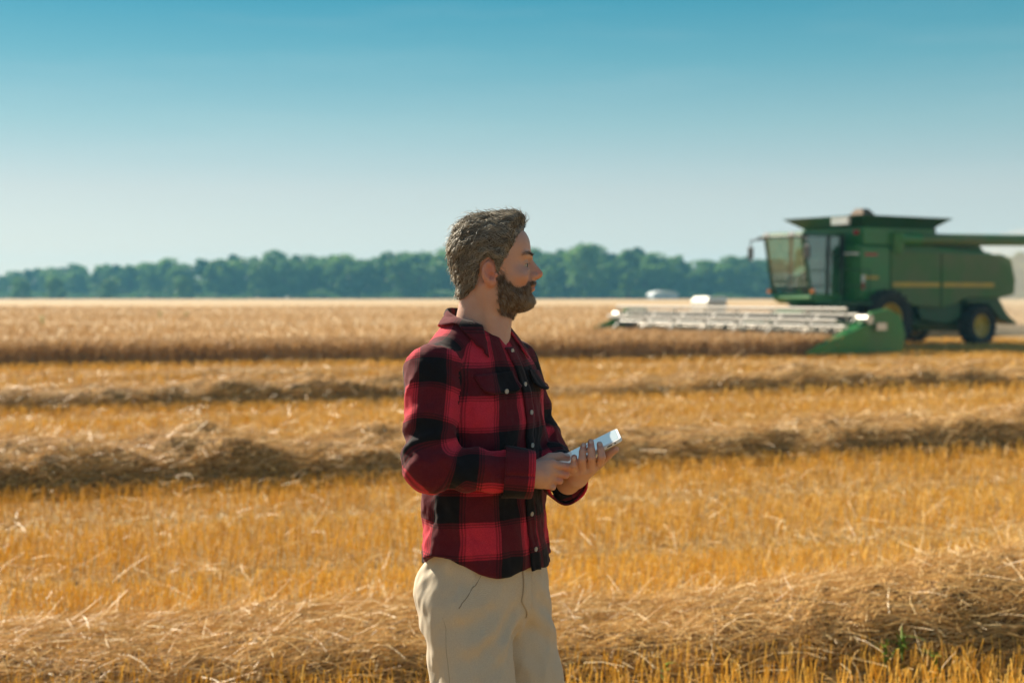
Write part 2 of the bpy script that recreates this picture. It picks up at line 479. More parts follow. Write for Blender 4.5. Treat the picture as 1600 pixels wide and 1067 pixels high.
# ------------------------------------------------------------------ stubble
TRACKS = ((10.1, .42), (8.05, .30), (16.4, .5), (18.6, .45), (25.5, .6))      # flattened by the combine's wheels
def make_stubble():
    Ps, Hs, Ws = [], [], []
    for (y0, y1, dens, w, h) in ((4.3, 9, 480, .0046, .115), (9, 14, 340, .0054, .12), (14, 22, 180, .0078, .13), (22, 50, 62, .0125, .14)):
        area = .5 * (.96) * (y1 ** 2 - y0 ** 2) + 2 * (y1 - y0)
        n = int(area * dens)
        Y = np.sqrt(rng.uniform(y0 ** 2, y1 ** 2, n))
        X = rng.uniform(-1, 1, n) * (.46 * Y + .8)
        P = np.stack([X, Y], 1)
        # drilled rows 0.14 m apart
        q = P @ ROW_NRM; s = P @ ROW_DIR
        q2 = np.round(q / .14) * .14 + rng.normal(0, .017, n)
        if y0 > 20: q2 = q
        P = s[:, None] * ROW_DIR + q2[:, None] * ROW_NRM
        # wheel tracks of the combine leave flattened strips; height swings slowly over the field
        P3 = np.concatenate([P, np.zeros((n, 1))], 1)
        tr = sum(np.exp(-((P @ ROW_NRM - c) / w) ** 4) for c, w in TRACKS)
        hh = h * (1 - .62 * np.clip(tr, 0, 1)) * (1 + .22 * fnoise(P3 * np.array([.35, 1, 1]), 1.0, 91, 3)) * rng.uniform(.65, 1.2, n)
        Ps.append(P); Hs.append(hh); Ws.append(w * rng.uniform(.7, 1.3, n))
    P = np.concatenate(Ps); H = np.concatenate(Hs); W = np.concatenate(Ws)
    keep = ~inside(P, POLY)
    P, H, W = P[keep], H[keep], W[keep]
    n = len(P)
    D = np.concatenate([rng.normal(.05, .16, (n, 2)), np.ones((n, 1))], 1)
    bend = rng.normal(0, .012, (n, 3)); bend[:, 2] = 0
    V, F, sid = strands(np.concatenate([P, np.full((n, 1), -.02)], 1), D, H + .02, W, bend, 1, 3, .15)
    tint = np.clip(rng.normal(.5, .22, n) + .18 * fnoise(np.concatenate([P, np.zeros((n, 1))], 1), .9, 17, 2), 0, 1)
    o = obj('stubble', raw_mesh('stubble', V, F, False, tint[sid]), mat=M['stubble'])
    tag(o, 'golden cut wheat stubble standing in drilled rows', 'stubble', kind='stuff')
    # leaf shreds and chaff hanging in the stubble
    Ps, Ls, Ws = [], [], []
    for (y0, y1, dens, w) in ((4.3, 9, 130, .0028), (9, 14, 105, .0034), (14, 22, 42, .0055), (22, 48, 10, .010)):
        n = int((.48 * (y1 ** 2 - y0 ** 2) + 2 * (y1 - y0)) * dens)
        Y = np.sqrt(rng.uniform(y0 ** 2, y1 ** 2, n)); X = rng.uniform(-1, 1, n) * (.46 * Y + .8)
        Ps.append(np.stack([X, Y], 1)); Ls.append(rng.uniform(.06, .22, n) * (1 if y0 < 14 else 1.4)); Ws.append(w * rng.uniform(.6, 1.3, n))
    for c, w in TRACKS:                 # straw pressed into the wheel tracks
        n = 2000; s = rng.uniform(-14, 14, n); P = s[:, None] * ROW_DIR + (c + rng.normal(0, w * .7, n))[:, None] * ROW_NRM
        ok = np.abs(P[:, 0]) < .46 * P[:, 1] + .8; P = P[ok]; n = len(P)
        Ps.append(P); Ls.append(rng.uniform(.08, .26, n)); Ws.append(.0035 * P[:, 1] / 9 * rng.uniform(.7, 1.3, n))
    P = np.concatenate(Ps); L = np.concatenate(Ls); W = np.concatenate(Ws)
    keep = ~inside(P, POLY); P, L, W = P[keep], L[keep], W[keep]
    n = len(P)
    az = rng.uniform(0, 6.28, n); el = rng.normal(.25, .35, n)
    D = np.stack([np.cos(az) * np.cos(el), np.sin(az) * np.cos(el), np.sin(el)], 1)
    z = rng.uniform(.01, .13, n)
    bend = rng.normal(0, .03, (n, 3)); bend[:, 2] = -rng.uniform(0, .06, n)
    V, F, sid = strands(np.concatenate([P, z[:, None]], 1), D, L, W, bend, 2, 3, .5)
    V[:, 2] = np.maximum(V[:, 2], 0)
    o = obj('scattered_straw', raw_mesh('scattered_straw', V, F, False, np.clip(rng.normal(.62, .25, n), 0, 1)[sid]), mat=M['straw'])
    tag(o, 'pale straw and chaff scattered through the stubble', 'straw', kind='stuff')
make_stubble()

# ------------------------------------------------------------------ standing wheat
def make_wheat():
    # closed mass of stalks below, waving top
    lo, hi = np.array([-330., 20.]), np.array([330., 430.])
    Vs, Fs, nb = [], [], 0
    # strips that get coarser with distance: rows parallel to the cut edge
    ed_n = np.array([-WDIR[1], WDIR[0]])
    if ed_n[1] < 0: ed_n = -ed_n
    depth = np.concatenate([np.linspace(1.3, 30, 58), np.linspace(31, 90, 50), np.linspace(93, 420, 60)])
    along = np.concatenate([np.linspace(-330, -60, 28), np.linspace(-58, 60, 160), np.linspace(62, 330, 28)])
    A, Dp = np.meshgrid(along, depth, indexing='ij')
    mid = (WA + WB) / 2
    P = mid[None] - WDIR[None] * A.ravel()[:, None] + ed_n[None] * Dp.ravel()[:, None]
    P3 = np.concatenate([P, np.zeros((len(P), 1))], 1)
    z = .40 + .045 * fnoise(P3, .9, 5, 3)
    dpt = Dp.ravel()
    for c, w in ((26, 1.1), (29.5, 1.1), (62, 1.3), (66, 1.3), (118, 2.0)):      # tramlines of the sprayer
        z = z - .25 * np.exp(-((dpt - c) / w) ** 4)
    ok = inside(P, POLY) & (P[:, 1] < 428)
    na, nd = len(along), len(depth)
    i, j = np.meshgrid(np.arange(na - 1), np.arange(nd - 1), indexing='ij')
    q = (i * nd + j).ravel()
    F = np.stack([q, q + 1, q + nd + 1, q + nd], 1)
    F = F[ok[F].all(1)]
    top = np.concatenate([P, z[:, None]], 1)
    bot = top.copy(); bot[:, 2] = 0
    # walls along border edges
    E = np.concatenate([F[:, [0, 1]], F[:, [1, 2]], F[:, [2, 3]], F[:, [3, 0]]])
    key = np.sort(E, 1); key = key[:, 0].astype(np.int64) * 10 ** 7 + key[:, 1]
    u, inv, cnt = np.unique(key, return_inverse=True, return_counts=True)
    B = E[cnt[inv] == 1]
    n = len(top)
    Wl = np.stack([B[:, 1], B[:, 0], B[:, 0] + n, B[:, 1] + n], 1)
    V = np.concatenate([top, bot])
    root = empty('standing_wheat', (0, 0, 0))
    tag(root, 'wide field of ripe uncut wheat reaching back to the wood', 'wheat', kind='stuff')
    o = obj('wheat_mass', raw_mesh('wheat_mass', V, np.concatenate([F, Wl])), root, M['wheat_mass']); o['kind'] = 'stuff'
    # stalks with ears, dense at the cut edge, then tufts of ears over the top
    n = 40000
    a = rng.uniform(-34, 30, n); d = rng.uniform(0, 2.0, n)
    d += .35 * fnoise(np.stack([a, a * 0, a * 0], 1), .8, 8, 3)
    P = mid[None] - WDIR[None] * a[:, None] + ed_n[None] * d[:, None]
    # along the header too
    m = 6000
    hh = rng.uniform(0, HW, m); f = np.abs(rng.normal(0, .7, m)) + 1.0
    P2 = HEAD_NEAR[None] - HLEFT[None] * hh[:, None] + HFWD[None] * f[:, None]
    P = np.concatenate([P, P2])
    ok = ((P - WA) @ WDIR > -.15) | inside(P, POLY)
    P = P[ok]; n = len(P)
    H = rng.normal(.46, .055, n)
    D = np.concatenate([rng.normal(0, .09, (n, 2)), np.ones((n, 1))], 1)
    bend = np.concatenate([rng.normal(.04, .06, (n, 2)), np.zeros((n, 1))], 1)
    V, F, sid = strands(np.concatenate([P, np.zeros((n, 1))], 1), D, H, np.full(n, .014), bend, 1, 3, .1)
    V2, F2, sid2 = strands(np.concatenate([P, H[:, None]], 1) + bend - .03 * D, D + 4 * bend, rng.uniform(.08, .12, n), np.full(n, .03), bend * .6, 1, 3, .6)
    tint = np.clip(rng.normal(.45, .25, n), 0, 1)
    o = obj('wheat_stalks', raw_mesh('wheat_stalks', np.concatenate([V, V2]), np.concatenate([F, F2 + len(V)]), False, np.concatenate([tint[sid], tint[sid2]])), root, M['wheat']); o['kind'] = 'stuff'
    n = 45000
    Y = 32 * (150 / 32) ** rng.random(n) ** .8
    X = rng.uniform(-1, 1, n) * (.45 * Y + 2)
    P = np.stack([X, Y], 1)
    ok = inside(P, POLY); P = P[ok]; Y = Y[ok]; n = len(P)
    dpt = (P - mid) @ ed_n
    ok = np.ones(n, bool)
    for c, w in ((26, 1.0), (29.5, 1.0), (62, 1.2), (66, 1.2), (118, 1.8)):
        ok &= np.abs(dpt - c) > w
    P, Y = P[ok], Y[ok]; n = len(P)
    P3 = np.concatenate([P, np.zeros((n, 1))], 1)
    z = .36 + .045 * fnoise(P3, .9, 5, 3)
    P3[:, 2] = z
    D = np.concatenate([rng.normal(0, .25, (n, 2)), np.ones((n, 1))], 1)
    V, F, sid = strands(P3, D, rng.uniform(.10, .24, n), .012 + .0007 * Y, rng.normal(0, .03, (n, 3)), 1, 3, .4)
    tint = np.clip(rng.normal(.55, .22, n) + .12 * fnoise(P3, .25, 19, 2), 0, 1)
    o = obj('wheat_ears', raw_mesh('wheat_ears', V, F, False, tint[sid]), root, M['wheat']); o['kind'] = 'stuff'
make_wheat()

# ------------------------------------------------------------------ trees
M['bark'] = paint('bark', (.09, .065, .045), .9, scale=6, bump=.5)
def leaf_mat(name, a, b):
    m, n, l = new_mat(name)
    o = n.new('ShaderNodeOutputMaterial')
    at = n.new('ShaderNodeAttribute'); at.attribute_name = 'tint'
    oi = n.new('ShaderNodeObjectInfo')
    ad = n.new('ShaderNodeMath'); ad.operation = 'MULTIPLY_ADD'; ad.inputs[1].default_value = .55
    l.new(oi.outputs['Random'], ad.inputs[0]); 
    sc = n.new('ShaderNodeMath'); sc.operation = 'MULTIPLY'; sc.inputs[1].default_value = .5
    l.new(at.outputs['Fac'], sc.inputs[0]); l.new(sc.outputs[0], ad.inputs[2])
    mx = n.new('ShaderNodeMix'); mx.data_type = 'RGBA'
    mx.inputs['A'].default_value = (*a, 1); mx.inputs['B'].default_value = (*b, 1)
    l.new(ad.outputs[0], mx.inputs['Factor'])
    d = n.new('ShaderNodeBsdfPrincipled'); d.inputs['Roughness'].default_value = .6
    d.inputs['Specular IOR Level'].default_value = .25
    l.new(mx.outputs['Result'], d.inputs['Base Color'])
    t = n.new('ShaderNodeBsdfTranslucent'); l.new(mx.outputs['Result'], t.inputs['Color'])
    ms = n.new('ShaderNodeMixShader'); ms.inputs[0].default_value = .45
    l.new(d.outputs[0], ms.inputs[1]); l.new(t.outputs[0], ms.inputs[2]); l.new(ms.outputs[0], o.inputs[0])
    return m
M['leaf'] = leaf_mat('foliage', (.035, .085, .022), (.14, .25, .05))

def make_tree(seed, H, spread, lobes, leaf, n):
    r = np.random.default_rng(seed)
    root = empty('tree')
    mb = MB()
    mb.tube((0, 0, -.2), (.15, .1, H * .35), H * .022, H * .015, 8)
    mb.tube((.15, .1, H * .35), (0, .2, H * .75), H * .015, H * .005, 7)
    cents = []
    for k in range(lobes):
        a = k * 2.4 + r.uniform(-.4, .4)
        z = H * (.06 + .80 * (k + .5) / lobes + r.uniform(-.04, .04))
        wz = math.sqrt(max(.12, 1 - ((z / H - .42) / .62) ** 2))
        rad = spread * wz * r.uniform(.35, .8)
        c = np.array([rad * math.cos(a), rad * math.sin(a), z])
        cents.append((c, spread * r.uniform(.30, .48)))
        mb.tube((.1, .1, z * .55 + H * .05), tuple(c), H * .008, H * .003, 5)
    cents.append((np.array([0, 0, H * .86]), spread * .34))
    mb.build('trunk', M['bark'], root, True)
    P, T = [], []
    for c, rr in cents:
        m = n // len(cents)
        v = r.normal(size=(m, 3)); v /= np.linalg.norm(v, axis=1, keepdims=True)
        rad = rr * r.uniform(.45, 1.15, m) ** .6 * (1 + .38 * fnoise(v * 2.2 + c, 1.0, seed + 5, 2))
        P.append(c + v * rad[:, None] * np.array([1, 1, .85])); T.append(np.full(m, r.uniform(0, 1)) + r.normal(0, .18, m))
    P = np.concatenate(P); T = np.clip(np.concatenate(T), 0, 1)
    m = len(P)
    A = r.normal(size=(m, 3)); A /= np.linalg.norm(A, axis=1, keepdims=True)
    B = np.cross(A, r.normal(size=(m, 3))); B /= np.linalg.norm(B, axis=1, keepdims=True)
    s = leaf * r.uniform(.5, 1.2, m)[:, None]
    V = np.stack([P - A * s, P + B * s * .6, P + A * s, P - B * s * .6], 1).reshape(-1, 3)
    V[:, 2] = np.maximum(V[:, 2], .1)
    F = np.arange(4 * m).reshape(-1, 4)
    obj('crown', raw_mesh('crown', V, F, False, np.repeat(T, 4)), root, M['leaf'])
    return root

def make_wood():
    protos = [make_tree(100 + i, 14, sp, lb, .55, 2600) for i, (sp, lb) in enumerate(((4.6, 11), (5.4, 13), (3.4, 10), (5.0, 14), (2.5, 9)))]
    used = [False] * 5
    def place(i, x, y, s, sx, label, group=None, name='tree'):
        t = protos[i] if not used[i] else copy_tree(protos[i])
        used[i] = True
        t.name = name
        t.location = (x, y, 0); t.rotation_euler = (0, 0, random.uniform(0, 6.28)); t.scale = (s * sx, s * sx, s)
        tag(t, label, 'tree', group)
        if group is None and 'group' in t: del t['group']
        return t
    # skyline of the wood: height in pixels above the horizon, by pixel column
    sky_px = [(-160, 34), (0, 38), (60, 42), (150, 48), (260, 55), (330, 62), (400, 68), (470, 66), (560, 64), (620, 70), (680, 70), (760, 72), (840, 70), (900, 78), (925, 82), (950, 66), (980, 78), (1010, 62),
              (1060, 60), (1100, 58), (1150, 62), (1175, 58), (1210, 52), (1300, 52), (1400, 56), (1500, 62), (1590, 70), (1800, 66)]
    xs = np.array([a for a, _ in sky_px]); hs = np.array([b for _, b in sky_px])
    px = -150.0
    while px < 1780:
        far = np.interp(px, [-150, 300, 800, 1800], [640, 520, 455, 450])
        for rowk in range(3):
            y = far + rowk * 11 + random.uniform(-4, 4)
            x = (px + random.uniform(-9, 9) + rowk * 9 - 800) / FPX * y
            hp = np.interp(px, xs, hs) * random.uniform(.82, 1.04) * (1.0 if rowk else .80)
            Hm = hp / FPX * y + CAM_H
            i = random.randrange(5)
            place(i, x, y, Hm / 14 / .97, random.uniform(.95, 1.45), 'tree of the dense hazy wood along the horizon', 'trees of the wood on the horizon')
        px += random.uniform(22, 29)
    for (p, hp, lab) in ((36, 28, 'small round tree in front of the wood, nearest the left edge'), (86, 31, 'dark round tree in front of the wood, second from the left edge'), (171, 29, 'dome shaped dark tree before the wood, third of the lone trees on the left'), (286, 30, 'pale round tree before the wood, rightmost of the lone trees on the left')):
        y = 470
        place(1, (p - 800) / FPX * y, y, (hp / FPX * y + CAM_H) / 14, 1.25, lab, None)
    for (p, hp, lab) in ((858, 44, 'broad rounded tree standing in front of the wood behind the man\'s nose'), (915, 80, 'tallest tree of the wood, its crown above the others right of the man'), (982, 76, 'airy tree with sky showing through its crown, above the reel\'s far end')):
        y = 440
        place(3 if p != 982 else 4, (p - 800) / FPX * y, y, (hp / FPX * y + CAM_H) / 14, 1.1, lab, None)
    for (p, y, s, lab) in ((66, 58, .10, 'small green weed in the ripe wheat, nearest the left edge'), (250, 74, .10, 'left of two close green weeds standing in the ripe wheat'), (291, 72, .10, 'right of two close green weeds standing in the ripe wheat')):
        weed((p - 800) / FPX * y, y, .80, .22, 60, lab, .05)

def weed(x, y, h, spread, n, label, leafw=.012):
    root = empty('green_weed', (x, y, 0))
    tag(root, label, 'weed', 'green weeds')
    mb = MB(); mb.tube((0, 0, -.02), (.01, 0, h * .9), .006 if h < .5 else .012, .003, 5); mb.build('stem', M['weed'], root)
    z = rng.uniform(.25, 1, n) * h * .9
    az = rng.uniform(0, 6.28, n); el = rng.uniform(.1, 1.0, n)
    D = np.stack([np.cos(az) * np.cos(el), np.sin(az) * np.cos(el), np.sin(el)], 1)
    L = spread * rng.uniform(.5, 1.1, n)
    bend = np.stack([rng.normal(0, .01, n), rng.normal(0, .01, n), -L * rng.uniform(.1, .5, n)], 1)
    V, F, sid = strands(np.stack([np.zeros(n), np.zeros(n), z], 1), D, L, np.full(n, leafw), bend, 3, 4, .7, .15)
    o = obj('leaves', raw_mesh('leaves', V, F, True, np.clip(rng.normal(.5, .25, n), 0, 1)[sid]), root, M['weed']); o['kind'] = 'stuff'
make_wood()
def make_undergrowth():
    n = 26000
    px = rng.uniform(-170, 1790, n)
    far = np.interp(px, [-150, 300, 800, 1800], [640, 520, 455, 450]) - 9 + rng.normal(0, 1.6, n)
    X = (px - 800) / FPX * far
    top = 2.3 + 1.5 * fnoise(np.stack([X, far * 0, far * 0], 1), .35, 63, 3)
    Pn = np.stack([X, far, np.maximum(top, .6) * rng.random(n) ** .7], 1)
    A = rng.normal(size=(n, 3)); A /= np.linalg.norm(A, axis=1, keepdims=True)
    B = np.cross(A, rng.normal(size=(n, 3))); B /= np.linalg.norm(B, axis=1, keepdims=True)
    s = rng.uniform(.25, .6, n)[:, None]
    V = np.stack([Pn - A * s, Pn + B * s * .6, Pn + A * s, Pn - B * s * .6], 1).reshape(-1, 3)
    V[:, 2] = np.maximum(V[:, 2], 0)
    o = obj('undergrowth', raw_mesh('undergrowth', V, np.arange(4 * n).reshape(-1, 4), False, np.repeat(np.clip(rng.normal(.3, .2, n), 0, 1), 4)), mat=M['leaf'])
    tag(o, 'dark bushes and scrub along the foot of the wood', 'bushes', kind='stuff')
make_undergrowth()
for (px, py, h, sp, n, lab) in ((1414, 1040, .26, .14, 9, 'tall bright green weed in the stubble at the lower right'), (1386, 1047, .24, .10, 6, 'thin green shoot left of the tallest weed at the lower right'), (1465, 1058, .20, .09, 7, 'small green shoot right of the tallest weed at the lower right'),
                            (897, 1052, .12, .09, 8, 'low leafy green weed in the stubble beside the man\'s trousers'), (1040, 1062, .14, .08, 5, 'dark green sprout in the stubble between the man and the lower right'), (1312, 1010, .16, .07, 5, 'pale green shoot against the nearest windrow')):
    g = ground_pt(px, py + 14)
    weed(g[0], g[1], h * .72, sp * .8, n, lab, .013)
# ------------------------------------------------------------------ combine harvester
M['green'] = paint('green_paint', (.030, .22, .040), .42, dirt=(.12, .13, .05), dirt_amt=.4, scale=1.3, coat=.1)
M['green_dusty'] = paint('dusty_green_paint', (.06, .18, .035), .55, dirt=(.20, .17, .08), dirt_amt=.7, scale=.9)
M['green_dark'] = paint('dark_green_metal', (.014, .10, .032), .5, dirt=(.07, .07, .035), dirt_amt=.4)
M['yellow'] = paint('yellow_paint', (.62, .40, .03), .4, dirt=(.35, .25, .10), dirt_amt=.5, scale=2)
M['black'] = paint('black_rubber', (.018, .018, .018), .8, dirt=(.10, .08, .055), dirt_amt=.5, scale=4, bump=.3)
M['blackmetal'] = paint('black_metal', (.02, .02, .022), .5, dirt=(.08, .065, .04), dirt_amt=.4)
M['steel'] = paint('worn_steel', (.62, .58, .54), .28, .85, dirt=(.40, .34, .26), dirt_amt=.4, scale=5)
M['galv'] = paint('pale_reel_paint', (.64, .60, .54), .42, .0, dirt=(.45, .38, .28), dirt_amt=.4, scale=5)
M['flight'] = paint('auger_flight', (.30, .27, .23), .4, .6)
M['white'] = paint('white_lamp_and_glint', (.8, .8, .78), .25)
M['orange'] = paint('orange_lens', (.75, .22, .03), .25)
M['red'] = paint('red_lens', (.5, .03, .025), .25)
M['seat'] = paint('seat_cloth', (.16, .10, .06), .8)
def glass_mat():
    m, n, l = new_mat('cab_glass')
    o = n.new('ShaderNodeOutputMaterial')
    g = n.new('ShaderNodeBsdfGlossy'); g.inputs['Roughness'].default_value = .03
    t = n.new('ShaderNodeBsdfTransparent'); t.inputs['Color'].default_value = (.62, .80, .74, 1)
    x = n.new('ShaderNodeMixShader')
    x.inputs[0].default_value = .16; l.new(t.outputs[0], x.inputs[1]); l.new(g.outputs[0], x.inputs[2]); l.new(x.outputs[0], o.inputs[0])
    return m
M['glass'] = glass_mat()

CS = .935                          # the machine is a large one
COMBINE_AT = np.array([10.78, 43.5])
_hc = HEAD_NEAR - HLEFT * (HW / 2) - COMBINE_AT
HOFF, HFW = float(_hc @ HLEFT) / CS, float(_hc @ HFWD) / CS - 4.35      # where the header hangs before the machine
def make_combine():
    c = COMBINE_AT
    root = empty('combine_harvester', (c[0], c[1], 0), math.pi + HEAD_YAW)
    root.scale = (CS,) * 3
    tag(root, 'green combine harvester with yellow stripe and wide pale reel cutting the standing wheat', 'harvester')
    G, GD, DK = M['green'], M['green_dusty'], M['green_dark']
    def part(name, mat, fn, parent=root, bevel=.0, smooth=False, label=None):
        mb = MB(); fn(mb)
        o = mb.build(name, mat, parent, smooth, bevel)
        if label: o['label'] = label
        return o
    # chassis and hull
    part('chassis', DK, lambda m: m.box(-4.6, 2.3, -.95, .95, .75, 1.55).box(-3.95, -3.55, -1.1, 1.1, .5, .8).box(-.2, .2, -1.2, 1.2, .75, 1.1))
    part('hull', G, lambda m: m.prism([(1.75, 1.5), (1.75, 3.3), (-1.7, 3.3), (-4.6, 3.15), (-5.4, 2.9), (-5.5, 1.75), (-4.4, 1.5)], -1.3, 1.3), bevel=.05)
    for s in (-1, 1):
        y0, y1 = (1.303, 1.45) if s > 0 else (-1.45, -1.303)
        # near panels: front service panel, two large side panels, lower skirt arched over the wheel
        part('side_panel', G, lambda m: m.prism([(1.72, 1.55), (1.72, 3.22), (.42, 3.22), (.42, 1.55)], y0, y1), bevel=.03)
        sp = part('side_panel', GD, lambda m: m.prism([(.38, 1.42), (.38, 3.12), (-1.95, 3.12), (-1.95, 1.30), (-.9, 1.36)], y0, y1 + .02 * s), bevel=.04, label='dusty green side panel with yellow stripe')
        part('stripe', M['yellow'], lambda m: m.box(-1.9, .30, *sorted((y1 + .022 * s, y1 + .03 * s)), 1.98, 2.13), sp)
        sp = part('side_panel', GD, lambda m: m.prism([(-2.0, 1.30), (-2.0, 3.12), (-5.05, 3.08), (-5.5, 2.92), (-5.72, 2.2), (-5.66, 1.74), (-4.9, 1.62), (-3.2, 1.62), (-2.6, 1.40)], y0, y1 + .02 * s), bevel=.04, label='dust covered rear side panel')
        part('stripe', M['yellow'], lambda m: m.box(-4.6, -2.06, *sorted((y1 + .022 * s, y1 + .03 * s)), 1.98, 2.13), sp)
        part('skirt', DK, lambda m: m.prism([(-1.2, .95), (-1.0, 1.33), (-2.6, 1.36), (-3.0, 1.55), (-3.1, 1.0), (-2.4, .8)], y0 - .1 * s, y1 - .1 * s))
        # guard over the rear wheel
        part('mudguard', DK, lambda m: m.prism([(-3.15, 1.58), (-4.4, 1.60), (-5.3, 1.05), (-5.75, .78), (-5.7, .72), (-4.9, .95), (-4.3, 1.45), (-3.2, 1.48)], y0 - .6 * s, y1 + .05 * s))
    part('decal', M['yellow'], lambda m: m.box(.95, 1.6, 1.452, 1.458, 2.22, 2.32))
    part('decal', M['red'], lambda m: m.box(1.0, 1.55, 1.452, 1.458, 2.95, 3.03))
    part('reflector', M['red'], lambda m: m.box(1.60, 1.70, 1.452, 1.50, 1.9, 2.1))
    part('reflector', M['white'], lambda m: m.box(1.60, 1.70, 1.452, 1.50, 2.12, 2.35))
    part('ledge', M['white'], lambda m: m.box(1.76, 2.05, 1.05, 1.40, 2.98, 3.04))
    # grain tank with flared extensions
    part('grain_tank', G, lambda m: m.box(-1.75, 1.5, -1.36, 1.36, 3.303, 3.86), bevel=.03)
    part('tank_extension', DK, lambda m: m.frustum((-1.7, 1.45, -1.3, 1.3), (-2.2, 2.0, -1.75, 1.75), 3.863, 4.20))
    part('tank_cover', M['seat'], lambda m: m.frustum((-.2, .5, -.4, .4), (0, .3, -.15, .15), 4.203, 4.52), label='dark hump above the grain tank')
    part('tank_glint', M['white'], lambda m: m.box(2.003, 2.12, .55, 1.25, 3.92, 4.16))  # white box standing in for a bright reflection on the tank front
    part('tail_light', M['red'], lambda m: m.box(1.503, 1.6, 1.0, 1.15, 3.62, 3.76))
    # engine deck, rails, exhaust
    part('engine_deck', DK, lambda m: m.prism([(-1.8, 3.303), (-1.8, 3.75), (-3.5, 3.72), (-4.2, 3.5), (-4.6, 3.14), (-4.4, 3.16)], -1.1, 1.1), bevel=.03)
    part('exhaust_pipe', M['blackmetal'], lambda m: m.tube((-2.6, .5, 3.7), (-2.6, .5, 4.05), .07))
    part('antenna', M['blackmetal'], lambda m: m.tube((-2.3, .9, 3.7), (-2.3, .9, 4.15), .035))
    # unloading auger folded back along the left side
    aug = part('unloading_auger', GD, lambda m: m.tube((-.2, 1.42, 3.50), (-8.6, 1.42, 3.62), .19, .19, 16), smooth=True)
    part('elbow', G, lambda m: m.tube((.05, 1.35, 3.05), (.05, 1.40, 3.70), .24, .24, 14).tube((.1, 1.41, 3.5), (-.9, 1.42, 3.51), .235, .235, 14), aug, smooth=True)
    part('spout', M['black'], lambda m: m.tube((-8.603, 1.42, 3.62), (-8.95, 1.42, 3.45), .2, .17, 14), aug, smooth=True)
    # cab
    cab = part('cab', G, lambda m: m.prism([(1.9, 1.45), (1.9, 1.72), (3.25, 1.78), (3.3, 1.6), (3.0, 1.45)], -.85, .85), bevel=.03)
    part('roof', DK, lambda m: m.frustum((1.75, 3.75, -.92, .92), (1.85, 3.6, -.85, .85), 3.56, 3.68), cab, bevel=.03)
    part('roof_visor', M['blackmetal'], lambda m: m.box(3.55, 3.80, -1.0, 1.0, 3.50, 3.557), cab)
    for (xb, xt) in ((3.25, 3.62), (2.55, 2.50), (1.95, 1.90)):
        for y in (-.82, .82):
            part('pillar', M['blackmetal'] if xb < 3 else M['yellow'] if False else DK, lambda m: m.prism([(xb - .045, 1.73), (xb + .045, 1.73), (xt + .045, 3.558), (xt - .045, 3.558)], y - .045, y + .045), cab)
    part('windscreen', M['glass'], lambda m: m.prism([(3.27, 1.80), (3.28, 1.80), (3.65, 3.55), (3.64, 3.55)], -.77, .77), cab)
    for y in (-.82, .82):
        part('side_window', M['glass'], lambda m: m.prism([(2.60, 1.76), (3.20, 1.78), (3.56, 3.55), (2.55, 3.55)], y - .004, y + .004), cab)
        part('door', M['glass'], lambda m: m.prism([(2.0, 1.74), (2.5, 1.76), (2.45, 3.55), (1.95, 3.55)], y - .004, y + .004), cab, label='glass cab door')
    part('rear_wall', DK, lambda m: m.box(1.78, 1.89, -.78, .78, 1.6, 3.555), cab)
    st = part('seat', M['seat'], lambda m: m.box(2.2, 2.75, -.28, .28, 1.95, 2.12).box(2.12, 2.27, -.27, .27, 2.123, 2.85).box(2.3, 2.6, -.1, .1, 1.724, 1.947), cab, bevel=.04)
    part('steering_column', M['blackmetal'], lambda m: m.tube((3.12, 0, 1.8), (2.92, 0, 2.45), .05).tube((2.90, 0, 2.45), (2.93, 0, 2.48), .21, .21, 18), cab)
    for y in (-1, 1):
        part('mirror_arm', M['blackmetal'], lambda m: m.tube((3.6, .8 * y, 3.5), (3.85, 1.25 * y, 3.45), .025).tube((3.85, 1.25 * y, 3.45), (3.85, 1.25 * y, 2.75), .02), cab)
        part('mirror', M['blackmetal'], lambda m: m.box(3.82, 3.88, 1.25 * y - .11, 1.25 * y + .11, 2.85, 3.25), cab, bevel=.02)
        part('cab_light', M['white'], lambda m: m.box(3.802, 3.84, .55 * y - .12, .55 * y + .12, 3.56, 3.66), cab)
        part('indicator', M['orange'], lambda m: m.box(3.25, 3.35, .95 * y - .06, .95 * y + .06, 1.78, 1.9), cab)
    # platform, ladder and rails beside the cab
    part('platform', DK, lambda m: m.box(1.3, 2.9, .9, 1.75, 1.42, 1.5))
    part('handrail', DK, lambda m: m.tube((2.85, 1.7, 1.5), (2.85, 1.7, 2.5), .02).tube((1.6, 1.7, 1.5), (1.6, 1.7, 2.5), .02).tube((2.85, 1.7, 2.5), (1.6, 1.7, 2.5), .02).tube((2.85, 1.7, 2.0), (1.6, 1.7, 2.0), .02))
    ld = part('ladder', DK, lambda m: m.tube((2.75, 1.72, 1.45), (2.95, 1.85, .45), .025).tube((2.3, 1.72, 1.45), (2.5, 1.85, .45), .025))
    for k in range(4):
        f = (k + .5) / 4
        part('rung', M['blackmetal'], lambda m: m.box(2.3 + .2 * f, 2.75 + .2 * f, 1.68 + .13 * f, 1.84 + .13 * f, 1.42 - f, 1.45 - f), ld)
